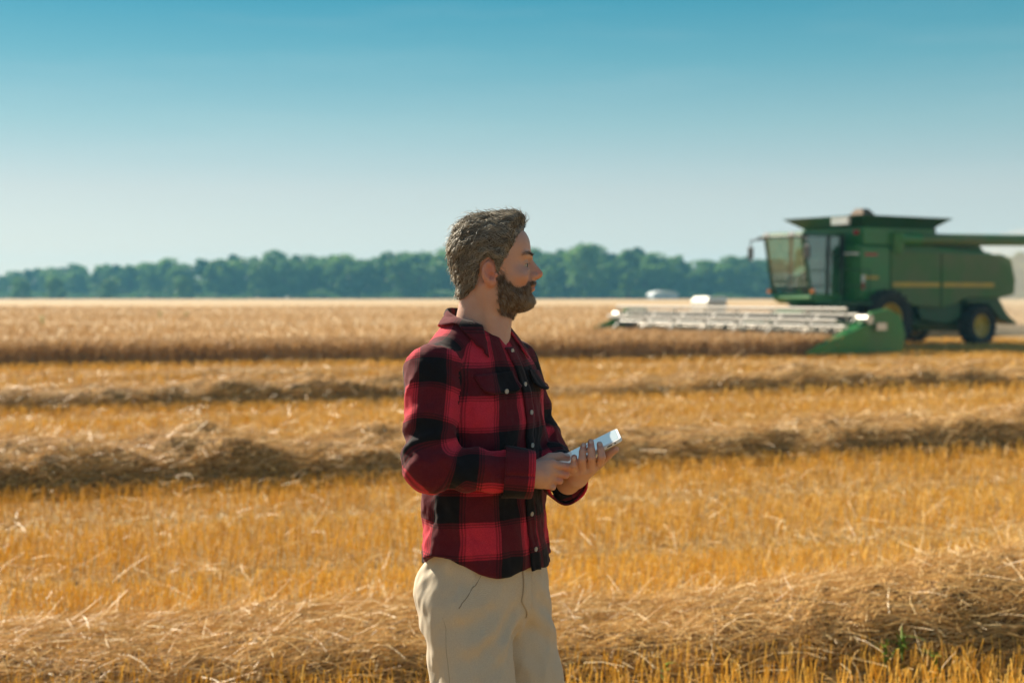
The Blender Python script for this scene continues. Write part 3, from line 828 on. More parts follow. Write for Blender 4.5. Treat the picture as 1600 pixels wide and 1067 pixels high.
    # wheels
    def wheel(x, y, Rt, Wt, lugs):
        w = empty('wheel', (x, y, Rt)); w.parent = root
        h = Wt / 2
        mb = MB().lathe([(Rt * .56, -h * .75), (Rt * .72, -h * .98), (Rt * .90, -h), (Rt * .955, -h * .75), (Rt * .965, 0), (Rt * .955, h * .75), (Rt * .90, h), (Rt * .72, h * .98), (Rt * .56, h * .75)], n=40)
        for k in range(lugs):
            a = 2 * math.pi * k / lugs
            for s in (-1, 1):
                a2 = a + (math.pi / lugs if s > 0 else 0)
                pts = []
                for (da, yy) in ((0, 0.02), (.09, 0.02), (-.05, h * .98), (-.14, h * .98)):
                    for rr in (Rt * .94, Rt * 1.0):
                        pts.append((rr * math.cos(a2 + da), s * yy, rr * math.sin(a2 + da)))
                mb.add(pts, [(0, 2, 6, 4)[::-1], (1, 3, 7, 5), (0, 1, 3, 2), (2, 3, 5, 4), (4, 5, 7, 6), (6, 7, 1, 0)] if False else [(0, 2, 4, 6), (1, 7, 5, 3), (0, 1, 3, 2), (2, 3, 5, 4), (4, 5, 7, 6), (6, 7, 1, 0)])
        mb.build('tyre', M['black'], w, True)
        s = 1 if y > 0 else -1
        rim = MB().lathe([(Rt * .555, -h * .7), (Rt * .555, h * .7), (Rt * .50, h * .66), (Rt * .46, s * h * .25 + .02), (Rt * .2, s * h * .15 + .02), (Rt * .12, s * h * .35 + .02), (.01, s * h * .35 + .02), (.01, s * h * .35 - .02), (Rt * .2, s * h * .15 - .02), (Rt * .46, s * h * .25 - .02), (Rt * .50, -h * .66)], n=32)
        rim.build('rim', M['yellow'], w, True)
    for s in (-1, 1):
        wheel(.75, 1.55 * s, .95, .72, 20)
        wheel(-3.85, 1.40 * s, .70, .52, 18)
        part('axle', DK, lambda m: m.tube((.75, .5 * s, .95), (.75, 1.4 * s, .95), .16).tube((-3.85, .5 * s, .7), (-3.85, 1.3 * s, .7), .09))
    part('straw_chopper', DK, lambda m: m.prism([(-4.6, 1.5), (-5.5, 1.7), (-6.0, 1.1), (-6.1, .75), (-5.3, .8), (-4.6, .95)], -.9, .9))
    part('reflector', M['orange'], lambda m: m.box(.7, .86, 1.60, 1.74, 1.62, 1.80))
    # feeder house
    part('feeder_house', DK, lambda m: m.prism([(1.9, 1.42), (2.4, 1.42), (3.8 + HFW, .95), (3.8 + HFW, .35), (1.9, .8)], -.65, .65), bevel=.03)
    # header
    hw = HW / 2 / CS
    hd = part('header', DK, lambda m: m.prism([(3.5, .25), (3.5, .95), (3.62, 1.00), (3.70, .45), (4.1, .28), (5.15, .16), (5.15, .12), (3.9, .14)], -hw, hw))
    part('back_beam', M['blackmetal'], lambda m: m.box(3.56, 3.70, -hw + .05, hw - .05, 1.003, 1.10), hd)
    part('cutter_bar', M['steel'], lambda m: m.box(5.153, 5.24, -hw, hw, .13, .16), hd)
    MB().tube((4.25, -hw + .1, .58), (4.25, hw - .1, .58), .17, .17, 14).build('auger_tube', DK, hd, True)
    mb = MB()
    nfl = 60
    for k in range(nfl):
        y = -hw + .2 + (2 * hw - .4) * k / (nfl - 1)
        mb.tube((4.25 + .0, y - .01, .58), (4.25, y + .01, .58), .30, .30, 14)
    mb.build('cross_auger', M['flight'], hd, True)
    for k in range(40):
        y = -hw + .15 + (2 * hw - .3) * k / 39
        part('knife_guard', M['steel'], lambda m: m.prism([(5.24, .125), (5.24, .165), (5.38, .145)], y - .02, y + .02), hd)
    for s in (-1, 1):
        y = hw * s
        ya, yb = (y, y + .12) if s > 0 else (y - .12, y)
        part('end_shield', G, lambda m: m.prism([(3.1, .12), (3.0, .6), (3.2, 1.15), (3.7, 1.34), (4.35, 1.25), (4.8, .95), (4.9, .12)], ya + .003 * s, yb + .003 * s), hd, bevel=.02)
        part('divider', G, lambda m: m.add([(4.6, y - .05 * s, .10), (4.6, y + .22 * s, .10), (4.6, y - .05 * s, 1.05), (4.6, y + .25 * s, .92), (6.9, y + .08 * s, .14), (6.9, y + .09 * s, .18)], [(0, 1, 3, 2), (0, 2, 5, 4), (1, 4, 5, 3), (2, 3, 5), (0, 4, 1)]), hd, bevel=.01, label='pointed green crop divider')
        part('hydraulic_motor', M['steel'], lambda m: m.tube((4.6, y - .1 * s, 1.05), (4.6, y + .28 * s, 1.05), .14).box(3.9, 4.3, *sorted((y + .125 * s, y + .25 * s)), .75, .95), hd)
        part('reel_arm', DK, lambda m: m.prism([(3.55, 1.10), (3.6, 1.20), (4.95, .95), (4.95, .85)], y - .2 * s - .04, y - .2 * s + .04), hd)
    hd.location = (HFW, HOFF, 0)
    reel = empty('reel', (4.85 + HFW, HOFF, .84)); reel.parent = root
    part('reel_tube', M['galv'], lambda m: m.tube((0, -hw + .25, 0), (0, hw - .25, 0), .05, .05, 12), reel, smooth=True)
    RR = .50
    nb = 6
    arm_y = np.linspace(-hw + .3, hw - .3, 8)
    for k in range(nb):
        a = 2 * math.pi * k / nb + .35
        x, z = RR * math.cos(a), RR * math.sin(a)
        mb = MB().tube((x, -hw + .27, z), (x, hw - .27, z), .045, .045, 8)
        mb.build('bat', M['galv'], reel)
        tm = MB()
        for q in range(60):
            y = -hw + .35 + (2 * hw - .7) * q / 59
            tm.tube((x, y, z - .03), (x - .03, y, z - .20), .005, .003, 4, False)
        t = tm.build('tines', M['blackmetal'], reel); t['kind'] = 'stuff'
        for y in arm_y:
            part('spoke', M['galv'], lambda m: m.add([(-.012 * math.sin(a), y - .02, .02 * math.cos(a)), (-.012 * math.sin(a), y + .02, .02 * math.cos(a)), (x - .018 * math.sin(a), y - .02, z + .018 * math.cos(a)), (x - .018 * math.sin(a), y + .02, z + .018 * math.cos(a)),
                                                    (.012 * math.sin(a), y - .02, -.02 * math.cos(a)), (.012 * math.sin(a), y + .02, -.02 * math.cos(a)), (x + .018 * math.sin(a), y - .02, z - .018 * math.cos(a)), (x + .018 * math.sin(a), y + .02, z - .018 * math.cos(a))],
                                                   [(0, 1, 3, 2), (4, 6, 7, 5), (0, 4, 5, 1), (2, 3, 7, 6), (0, 2, 6, 4), (1, 5, 7, 3)]), reel)
make_combine()

# ------------------------------------------------------------------ far things before the wood
def make_far():
    r = empty('shed', ((1035 - 800) / FPX * 425, 425, 0), R(12))
    tag(r, 'small pale shed with a rounded grey roof standing before the wood', 'shed')
    MB().box(-3.9, 3.9, -3, 3, 0, 1.4).build('wall', paint('shed_wall', (.34, .44, .55), .7), r)
    arc = [(4.1 * math.cos(a), 1.403 + 1.5 * math.sin(a)) for a in np.linspace(0, math.pi, 13)]
    MB().prism(arc, -3.2, 3.2).build('roof', paint('shed_roof', (.50, .54, .56), .6), r)
    MB().box(-1.2, 1.2, -3.05, -3.003, 0, 1.3).build('door', paint('shed_door', (.25, .33, .42), .6), r)
    # trailer whose pale tarpaulin catches the sun
    y = 66.0
    r = empty('grain_trailer', ((1107 - 800) / FPX * y, y + 30, 0), R(20))
    r.location = ((1107 - 800) / FPX * 96, 96, 0)
    tag(r, 'grain trailer with a bright cream cover parked in the field beyond the reel', 'trailer')
    MB().box(-.72, .72, -1.2, 1.2, .55, 1.15).build('body', paint('trailer_body', (.45, .42, .36), .6), r)
    MB().frustum((-.74, .74, -1.22, 1.22), (-.55, .8, -1.0, 1.0), 1.153, 1.5).build('cover', paint('trailer_cover', (.82, .78, .68), .4), r)
    for s in (-1, 1):
        for x in (-.4, .4):
            MB().lathe([(.02, -.1), (.3, -.1), (.3, .1), (.02, .1)], n=16).build('wheel', M['black'], r).location = (x, .95 * s, .3)
make_far()

def make_dust():
    m, n, l = new_mat('dust')
    o = n.new('ShaderNodeOutputMaterial'); v = n.new('ShaderNodeVolumePrincipled')
    v.inputs['Color'].default_value = (1.0, .86, .66, 1)
    v.inputs['Density'].default_value = .055
    v.inputs['Anisotropy'].default_value = .35
    l.new(v.outputs[0], o.inputs['Volume'])
    c = COMBINE_AT
    V, F, nb = [], [], 0
    import bmesh
    bm = bmesh.new()
    p = np.array([*(c - HFWD * 11.5), 1.4])
    bmesh.ops.create_icosphere(bm, subdivisions=4, radius=1)
    for vtx in bm.verts:
        q = np.array(vtx.co)
        k = 1 + .18 * float(fnoise(q[None] * 2, 1.4, 77, 2)[0])
        vtx.co = Vector((q[0] * 7.5 * k, q[1] * 3.8 * k, q[2] * 2.1 * k * (1.15 if q[2] > 0 else .70)))
    me = bpy.data.meshes.new('dust'); bm.to_mesh(me); bm.free()
    me.materials.append(m)
    d = obj('dust', me); d.location = p; d.rotation_euler = (0, 0, HEAD_YAW)
    tag(d, 'pale cloud of dust trailing behind the combine', 'dust', kind='stuff')
make_dust()
# ------------------------------------------------------------------ signed distance modelling
f32 = np.float32
def smin(a, b, k):
    h = np.clip(.5 + .5 * (b - a) / k, 0, 1)
    return b + (a - b) * h - k * h * (1 - h)
def smax(a, b, k): return -smin(-a, -b, k)
def rotm(rx=0, ry=0, rz=0):
    return np.array((Matrix.Rotation(rz, 3, 'Z') @ Matrix.Rotation(ry, 3, 'Y') @ Matrix.Rotation(rx, 3, 'X')), f32)
def ell(P, c, r, rot=None):
    q = P - np.asarray(c, f32)
    if rot is not None: q = q @ rot
    r = np.asarray(r, f32)
    k0 = np.sqrt(((q / r) ** 2).sum(1))
    k1 = np.sqrt(((q / r ** 2) ** 2).sum(1)) + 1e-9
    return np.where(k0 < 1e-4, -r.min(), k0 * (k0 - 1) / k1)
def cone(P, a, b, ra, rb):
    """capsule whose radius changes from ra to rb"""
    a = np.asarray(a, f32); b = np.asarray(b, f32)
    d = b - a
    t = np.clip(((P - a) @ d) / (d @ d), 0, 1)
    return np.sqrt(((P - a - t[:, None] * d) ** 2).sum(1)) - (ra + (rb - ra) * t)
def rbox(P, c, h, r, rot=None):
    q = P - np.asarray(c, f32)
    if rot is not None: q = q @ rot
    d = np.abs(q) - (np.asarray(h, f32) - r)
    return np.sqrt((np.maximum(d, 0) ** 2).sum(1)) + np.minimum(d.max(1), 0) - r
def within(P, lo, hi, fn, big=.5):
    m = ((P > np.asarray(lo, f32)) & (P < np.asarray(hi, f32))).all(1)
    out = np.full(len(P), big, f32)
    if m.any(): out[m] = fn(P[m])
    return out

def mesh_sdf(f, xs, ys, zs, B=12, slack=1.5):
    """surface nets over the zero set of f on a rectilinear grid; only blocks near the surface are sampled"""
    xs, ys, zs = (np.asarray(a, f32) for a in (xs, ys, zs))
    nx, ny, nz = len(xs), len(ys), len(zs)
    G = np.empty((nx, ny, nz), f32)
    bx = [(i, min(i + B, nx)) for i in range(0, nx, B)]
    by = [(i, min(i + B, ny)) for i in range(0, ny, B)]
    bz = [(i, min(i + B, nz)) for i in range(0, nz, B)]
    cx = np.array([(xs[a] + xs[b - 1]) / 2 for a, b in bx]); hx = np.array([(xs[min(b, nx - 1)] - xs[a]) for a, b in bx])
    cy = np.array([(ys[a] + ys[b - 1]) / 2 for a, b in by]); hy = np.array([(ys[min(b, ny - 1)] - ys[a]) for a, b in by])
    cz = np.array([(zs[a] + zs[b - 1]) / 2 for a, b in bz]); hz = np.array([(zs[min(b, nz - 1)] - zs[a]) for a, b in bz])
    CX, CY, CZ = np.meshgrid(cx, cy, cz, indexing='ij')
    HX, HY, HZ = np.meshgrid(hx, hy, hz, indexing='ij')
    C = np.stack([CX, CY, CZ], -1).reshape(-1, 3).astype(f32)
    hd = .5 * np.sqrt(HX ** 2 + HY ** 2 + HZ ** 2).ravel()
    d = f(C)
    act = np.abs(d) < hd * slack + .01
    k = 0
    todo, pts = [], []
    def flush():
        if not pts: return
        v = f(np.concatenate(pts)); o = 0
        for sl, shp in todo:
            m = shp[0] * shp[1] * shp[2]
            G[sl] = v[o:o + m].reshape(shp); o += m
        todo.clear(); pts.clear()
    cnt = 0
    for i, (x0, x1) in enumerate(bx):
        for j, (y0, y1) in enumerate(by):
            for l, (z0, z1) in enumerate(bz):
                sl = (slice(x0, x1), slice(y0, y1), slice(z0, z1))
                if act[k]:
                    X, Y, Z = np.meshgrid(xs[x0:x1], ys[y0:y1], zs[z0:z1], indexing='ij')
                    pts.append(np.stack([X.ravel(), Y.ravel(), Z.ravel()], 1)); todo.append((sl, X.shape)); cnt += X.size
                    if cnt > 250000: flush(); cnt = 0
                else:
                    G[sl] = 1.0 if d[k] > 0 else -1.0
                k += 1
    flush()
    S = G < 0
    n = np.zeros((nx - 1, ny - 1, nz - 1), np.int8)
    for a in (0, 1):
        for b in (0, 1):
            for c in (0, 1):
                n += S[a:nx - 1 + a, b:ny - 1 + b, c:nz - 1 + c]
    I, J, K = np.nonzero((n > 0) & (n < 8))
    idx = np.full(n.shape, -1, np.int32); idx[I, J, K] = np.arange(len(I))
    acc = np.zeros((len(I), 3), f32); w = np.zeros(len(I), f32)
    corners = [(a, b, c) for a in (0, 1) for b in (0, 1) for c in (0, 1)]
    for p in corners:
        for ax in range(3):
            if p[ax]: continue
            q = list(p); q[ax] = 1
            g0 = G[I + p[0], J + p[1], K + p[2]]; g1 = G[I + q[0], J + q[1], K + q[2]]
            m = (g0 < 0) != (g1 < 0)
            t = np.where(m, g0 / np.where(m, g0 - g1, 1), 0)
            pos = np.stack([xs[I + p[0]], ys[J + p[1]], zs[K + p[2]]], 1)
            end = np.stack([xs[I + q[0]], ys[J + q[1]], zs[K + q[2]]], 1)
            acc += np.where(m[:, None], pos + t[:, None] * (end - pos), 0); w += m
    V = acc / np.maximum(w, 1)[:, None]
    Fs = []
    for ax in range(3):
        o1, o2 = [(1, 2), (2, 0), (0, 1)][ax]
        sl0 = [slice(None)] * 3; sl1 = [slice(None)] * 3
        sl0[ax] = slice(0, -1); sl1[ax] = slice(1, None)
        for o_ in (o1, o2):
            sl0[o_] = slice(1, -1); sl1[o_] = slice(1, -1)
        a, b = S[tuple(sl0)], S[tuple(sl1)]
        for sign in (0, 1):
            e = (a & ~b) if sign == 0 else (~a & b)
            q = np.stack(np.nonzero(e), 1)
            q[:, o1] += 1; q[:, o2] += 1
            c = []
            for (u, v) in ((0, 0), (1, 0), (1, 1), (0, 1)):
                r_ = q.copy(); r_[:, o1] -= 1 - u; r_[:, o2] -= 1 - v
                c.append(idx[r_[:, 0], r_[:, 1], r_[:, 2]])
            qd = np.stack(c, 1)
            Fs.append(qd if sign == 0 else qd[:, ::-1])
    F = np.concatenate(Fs)
    return V, F[(F >= 0).all(1)]

def grad(f, P, e=.0015):
    g = np.stack([f(P + np.eye(3, dtype=f32)[i] * e) - f(P - np.eye(3, dtype=f32)[i] * e) for i in range(3)], 1)
    return g / np.maximum(np.linalg.norm(g, axis=1, keepdims=True), 1e-9)

# ------------------------------------------------------------------ the man: his own frame has x to his right, y forward, z up
MAN = np.array([-.0739, 3.42, 0.0])
YAW = R(-122)
ca, sa = math.cos(YAW), math.sin(YAW)
RZ = np.array([[ca, -sa, 0], [sa, ca, 0], [0, 0, 1]])
def to_local(Wp): return (np.atleast_2d(Wp) - MAN) @ RZ
def to_world(Lp): return np.atleast_2d(Lp) @ RZ.T + MAN
def pix(px, py, depth):
    return to_local([(px - 800) / FPX * depth, depth, CAM_H - (py - 461) / FPX * depth])[0].astype(f32)
def wl_(x, y, z): return to_local([x, y, z])[0].astype(f32)

# head: its own frame has the ear holes at the origin
HEAD_YAW_L = R(37)                # turned to his left past the line of the shoulders
EARPX = pix(768, 429, 3.42)
HR = rotm(rx=R(2), rz=HEAD_YAW_L)
HC = EARPX
def head_local(P): return (P - HC) @ HR
def from_head(Q): return np.asarray(Q, f32) @ HR.T + HC

def sdf_skull(Q):
    A = np.abs(Q[:, 0]); S = Q.copy(); S[:, 0] = A
    d = ell(Q, (0, -.001, .045), (.0755, .089, .085))
    d = smin(d, ell(Q, (0, .030, -.013), (.060, .062, .072)), .03)
    d = smin(d, ell(Q, (0, .045, -.054), (.046, .043, .034)), .025)
    d = smin(d, ell(S, (.047, .004, -.044), (.016, .032, .032)), .025)
    d = smin(d, ell(S, (.047, .063, -.006), (.019, .020, .015)), .02)
    d = smin(d, ell(Q, (0, .076, -.068), (.022, .018, .017)), .02)
    d = smin(d, ell(Q, (0, .055, .070), (.055, .036, .040)), .03)
    return d
def sdf_face(Q):
    A = np.abs(Q[:, 0]); S = Q.copy(); S[:, 0] = A
    d = sdf_skull(Q)
    d = smin(d, cone(S, (.006, .0895, .0395), (.045, .074, .0445), .0105, .0085), .010)        # brow ridge
    d = smax(d, -ell(S, (.032, .1015, .0205), (.019, .0160, .0110)), .018)                       # eye socket
    d = smin(d, np.maximum(ell(S, (.032, .0735, .0205), (.0155, .0142, .0142)), -(ell(S, (.0365, .0850, .0185), (.0165, .0112, .0046), rotm(rz=R(-32))))), .0015)   # lids
    d = smin(d, ell(S, (.034, .083, .0065), (.014, .006, .005)), .008)
    d = smin(d, ell(Q, (0, .096, .004), (.0125, .0150, .024), rotm(rx=R(28))), .008)
    d = smin(d, cone(Q, (0, .0915, .030), (0, .1135, -.001), .0068, .0092), .009)             # nose
    d = smin(d, ell(Q, (0, .1125, -.0035), (.0105, .0095, .0085)), .006)
    d = smin(d, ell(S, (.0125, .1005, -.0075), (.0078, .0115, .0080)), .006)
    d = smax(d, -ell(S, (.0075, .1060, -.0160), (.0038, .0055, .0034)), .003)
    d = smin(d, ell(Q, (0, .0925, -.021), (.020, .009, .011)), .010)
    d = smin(d, ell(Q, (0, .0980, -.0275), (.021, .0085, .0052)), .005)                       # lips
    d = smin(d, ell(Q, (0, .0960, -.0385), (.0185, .0085, .0062)), .005)
    d = smax(d, -cone(S, (0, .1065, -.0330), (.023, .0930, -.0335), .0016, .0012), .002)
    # ear
    er = rotm(rx=R(-8), rz=R(22))
    e = ell(S, (.0790, -.0130, .006), (.0070, .0175, .0265), er)
    e = smin(e, ell(S, (.0765, -.0045, -.0170), (.0060, .0100, .0110)), .008)
    e = smax(e, -ell(S, (.0890, -.0120, .0100), (.0100, .0110, .0175), er), .0025)
    e = smax(e, -ell(S, (.0850, -.0060, -.0035), (.0095, .0080, .0090)), .0025)
    e = smin(e, cone(S, (.0800, -.0165, -.0080), (.0805, -.0175, .0160), .0026, .0022), .003)
    e = smin(e, ell(S, (.0785, .0060, -.0020), (.0042, .0038, .0060)), .004)
    return smin(d, e, .006)

NECK_LO = np.array([0, -.020, 1.47], f32)
def sdf_neck(P):
    a = from_head((0, -.012, -.030))
    d = cone(P, a, NECK_LO, .057, .062)
    d = smin(d, cone(P, from_head((0, .010, -.080)), np.array([0, .03, 1.47], f32), .034, .040), .035)
    d = smin(d, cone(P, from_head((.058, -.022, -.030)), np.array([.022, .045, 1.485], f32), .013, .011), .016)   # muscle behind the ear down to the breastbone
    return d

# joints
SH_R = np.array([.178, -.016, 1.428], f32); EL_R = pix(669, 730, 3.20)
WR_R = pix(829, 741, 3.22)
SH_L = np.array([-.170, -.020, 1.425], f32); EL_L = pix(846, 704, 3.55)
WR_L = wl_(.132, 3.342, 1.168)

def chain(P, pts, rads, k=.004):
    d = None
    for i in range(len(pts) - 1):
        c = cone(P, pts[i], pts[i + 1], rads[i], rads[i + 1])
        d = c if d is None else smin(d, c, k)
    return d
W0 = to_world(WR_R)[0]
def RH(x, y, z): return wl_(W0[0] + x, W0[1] + y, W0[2] + z)
def hand_right(P):
    d = cone(P, WR_R, RH(.022, .016, -.004), .026, .028)
    for (m, r_) in (((.050, .020, .021), .0112), ((.053, .024, .002), .0115), ((.047, .027, -.015), .0110), ((.038, .027, -.029), .0100)):
        d = smin(d, cone(P, RH(.012, .014, .55 * m[2]), RH(*m), .019, r_), .009)
    fg = [([(.050, .020, .020), (.083, .026, .013), (.098, .046, .006)], (.0098, .0090, .0076)),
          ([(.053, .024, .002), (.081, .030, -.006), (.084, .056, -.003)], (.0095, .0088, .0078)),
          ([(.047, .027, -.014), (.067, .031, -.020), (.070, .056, -.012)], (.0090, .0084, .0074)),
          ([(.038, .027, -.028), (.051, .029, -.034), (.056, .050, -.026)], (.0082, .0076, .0068))]
    for pts, rr in fg:
        d = smin(d, chain(P, [RH(*p) for p in pts], rr, .002), .0012)
    d = smin(d, chain(P, [RH(.012, .028, .012), RH(.046, .044, .031), RH(.070, .050, .034), RH(.086, .054, .030)], (.0150, .0115, .0098, .0080)), .006)
    return d
def LW(x, y, z): return wl_(x, y, z)
def hand_left(P):
    d = cone(P, WR_L, LW(.150, 3.300, 1.186), .026, .026)
    base = [(.146, 3.262, 1.204), (.163, 3.256, 1.206), (.182, 3.256, 1.212), (.200, 3.262, 1.222)]
    for b in base:
        d = smin(d, cone(P, LW(.150, 3.305, 1.186), LW(*b), .020, .0108), .010)
    fg = [([base[0], (.142, 3.236, 1.222), (.142, 3.238, 1.240)], (.0088, .0082, .0070)),
          ([base[1], (.160, 3.229, 1.236), (.161, 3.234, 1.253), (.164, 3.246, 1.266)], (.0096, .0092, .0083, .0070)),
          ([base[2], (.1815, 3.228, 1.240), (.1805, 3.233, 1.259), (.1805, 3.246, 1.274)], (.0098, .0094, .0085, .0072)),
          ([base[3], (.2045, 3.229, 1.242), (.2025, 3.233, 1.257), (.2005, 3.245, 1.269)], (.0098, .0092, .0083, .0070))]
    for pts, rr in fg:
        d = smin(d, chain(P, [LW(*p) for p in pts], rr, .002), .0012)
    d = smin(d, chain(P, [LW(.172, 3.315, 1.192), LW(.205, 3.290, 1.224), LW(.222, 3.268, 1.243), LW(.238, 3.256, 1.256)], (.0150, .0115, .0095, .0080)), .006)
    return d

def sdf_body(P):
    hd = within(P, HC - .19, HC + .19, lambda q: sdf_face(head_local(q)))
    nk = within(P, (-.13, -.19, 1.36), (.13, .17, 1.72), sdf_neck)
    up = smin(hd, nk, .022)
    ts = ell(P, (0, -.005, 1.27), (.150, .095, .26))
    ts = smin(ts, ell(P, (0, 0, 1.02), (.145, .09, .14)), .05)
    for s in (-1, 1):
        ts = smin(ts, cone(P, (s * .05, -.02, 1.48), (s * .165, -.012, 1.425), .035, .045), .04)
    d = smin(up, ts, .03)
    for a, b, c in ((SH_R, EL_R, WR_R), (SH_L, EL_L, WR_L)):
        d = smin(d, smin(cone(P, a, b, .040, .033), cone(P, b, c, .033, .025), .01), .02)
    d = smin(d, within(P, WR_R - .13, WR_R + .13, hand_right), .012)
    d = smin(d, within(P, WR_L - .15, WR_L + .15, hand_left), .012)
    for s in (-1, 1):
        d = smin(d, smin(cone(P, (s * .088, .01, .93), (s * .112, .075, .50), .070, .05), cone(P, (s * .112, .075, .50), (s * .118, .05, .10), .048, .035), .02), .03)
        d = smin(d, cone(P, (s * .118, .035, .06), (s * .128, .185, .045), .034, .03), .03)
    return d

M['skin'] = None
def skin_mat():
    m, n, l = new_mat('skin')
    o = n.new('ShaderNodeOutputMaterial'); b = n.new('ShaderNodeBsdfPrincipled')
    l.new(b.outputs[0], o.inputs[0])
    tc = n.new('ShaderNodeTexCoord')
    nz = n.new('ShaderNodeTexNoise'); nz.inputs['Scale'].default_value = 28; nz.inputs['Detail'].default_value = 6
    l.new(tc.outputs['Object'], nz.inputs['Vector'])
    at = n.new('ShaderNodeAttribute'); at.attribute_name = 'tint'
    mx = n.new('ShaderNodeMix'); mx.data_type = 'RGBA'
    mx.inputs['A'].default_value = (.60, .37, .275, 1); mx.inputs['B'].default_value = (.50, .255, .185, 1)
    l.new(nz.outputs['Fac'], mx.inputs['Factor'])
    m2 = n.new('ShaderNodeMix'); m2.data_type = 'RGBA'      # ruddier nose, ears, knuckles and lips
    m2.inputs['B'].default_value = (.56, .17, .11, 1)
    l.new(at.outputs['Fac'], m2.inputs['Factor']); l.new(mx.outputs['Result'], m2.inputs['A'])
    l.new(m2.outputs['Result'], b.inputs['Base Color'])
    b.inputs['Roughness'].default_value = .48
    b.inputs['Subsurface Weight'].default_value = .25
    b.inputs['Subsurface Radius'].default_value = (1.0, .35, .2)
    b.inputs['Subsurface Scale'].default_value = .008
    n2 = n.new('ShaderNodeTexNoise'); n2.inputs['Scale'].default_value = 260; n2.inputs['Detail'].default_value = 4
    l.new(tc.outputs['Object'], n2.inputs['Vector'])
    bp = n.new('ShaderNodeBump'); bp.inputs['Strength'].default_value = .45; bp.inputs['Distance'].default_value = .002
    l.new(n2.outputs['Fac'], bp.inputs['Height']); l.new(bp.outputs[0], b.inputs['Normal'])
    return m
M['skin'] = skin_mat()

person = empty('person', tuple(MAN), YAW)
tag(person, 'bearded man in red and black plaid shirt and khaki trousers holding a tablet, looking right', 'person')

def axis(lo, hi, fine, step, coarse):
    """grid lines from lo to hi, step inside the fine ranges, coarse outside"""
    out = [lo]
    while out[-1] < hi:
        z = out[-1]
        out.append(z + (step if any(a - coarse <= z <= b for a, b in fine) else coarse))
    return np.array(out, f32)

def make_body():
    h = .0027
    wz = [WR_R[2], WR_L[2]]
    zs = axis(0.0, HC[2] + .16, [(min(wz) - .06, max(wz) + .13), (1.44, 2)], h, .008)
    V, F = mesh_sdf(sdf_body, axis(-.33, .36, [(-.13, .14)], h, .005), axis(-.17, .36, [(-.14, .36)], h, .005), zs)
    Q = head_local(V)
    S = np.abs(Q[:, 0])
    t = np.exp(-(((Q - np.array([0, .113, -.004])) / .016) ** 2).sum(1)) * .8
    t += np.exp(-((np.stack([S - .079, Q[:, 1] + .010, Q[:, 2] - .004], 1) / np.array([.014, .03, .036])) ** 2).sum(1)) * .75
    t += np.exp(-((np.stack([S - .045, Q[:, 1] - .07, Q[:, 2] + .012], 1) / .022) ** 2).sum(1)) * .4
    t += np.exp(-((np.stack([S * .6, Q[:, 1] - .101, Q[:, 2] + .034], 1) / np.array([.014, .01, .009])) ** 2).sum(1)) * .8
    for p in [RH(.083, .020, .013), RH(.081, .024, -.006), RH(.067, .025, -.020), RH(.098, .046, .006), RH(.086, .05, .034)] + [LW(*p) for p in ((.164, 3.236, 1.266), (.178, 3.236, 1.270), (.197, 3.236, 1.268), (.146, 3.232, 1.24))]:
        t += .5 * np.exp(-(((V - p) / .011) ** 2).sum(1))
    o = obj('body', raw_mesh('body', V, F, True, np.clip(t, 0, .9)), person, M['skin'])
    return o
make_body()

# eyes
def make_eyes():
    white = paint('eye_white', (.40, .36, .33), .3); iris = paint('iris', (.05, .07, .09), .15)
    import bmesh
    for s in (-1, 1):
        bm = bmesh.new(); bmesh.ops.create_uvsphere(bm, u_segments=24, v_segments=16, radius=.0128)
        me = bpy.data.meshes.new('eye'); bm.to_mesh(me); bm.free()
        me.materials.append(white); me.materials.append(iris)
        for p in me.polygons:
            p.use_smooth = True
            c = p.center.normalized()
            if c.y > .66: p.material_index = 1
        e = obj('eye', me, person)
        e.location = from_head((s * .032, .0735, .0200)); e.rotation_euler = (0, 0, HEAD_YAW_L)
make_eyes()
# ------------------------------------------------------------------ hair and beard
def poly_sd(y, z, poly):
    """signed distance in a plane to a polygon, positive inside"""
    poly = np.asarray(poly, f32)
    d2 = np.full(len(y), 9.0, f32); c = np.zeros(len(y), bool)
    n = len(poly)
    for i in range(n):
        (x0, y0), (x1, y1) = poly[i], poly[(i + 1) % n]
        ex, ey = x1 - x0, y1 - y0
        wx, wy = y - x0, z - y0
        t = np.clip((wx * ex + wy * ey) / (ex * ex + ey * ey), 0, 1)
        d2 = np.minimum(d2, (wx - ex * t) ** 2 + (wy - ey * t) ** 2)
        c ^= ((y0 > z) != (y1 > z)) & (y < (x1 - x0) * (z - y0) / (y1 - y0 + 1e-12) + x0)
    return np.sqrt(d2) * np.where(c, 1, -1)
HAIR_P = [(.074, .100), (.056, .082), (.047, .062), (.028, .036), (.018, .018), (.012, -.004), (.006, .010), (.002, .030), (-.012, .042), (-.030, .026), (-.034, -.006), (-.044, -.030), (-.064, -.052), (-.09, -.060), (-.17, -.052), (-.17, .22), (.14, .22), (.14, .115)]
BEARD_P = [(.004, .022), (.020, .019), (.030, -.006), (.053, -.023), (.074, -.018), (.086, -.0125), (.14, -.0135), (.14, -.102), (.03, -.100), (.006, -.091), (-.002, -.05)]
def hair_mask(Q): return poly_sd(Q[:, 1], Q[:, 2], HAIR_P)
def beard_mask(Q):
    m = poly_sd(Q[:, 1], Q[:, 2], BEARD_P)
    lips = ell(np.stack([np.abs(Q[:, 0]), Q[:, 1], Q[:, 2]], 1), (0, .105, -.0335), (.020, .03, .0085))
    return np.minimum(m, lips)
def sdf_scalp(Q): return smin(sdf_skull(Q), sdf_neck(from_head(Q)), .022)
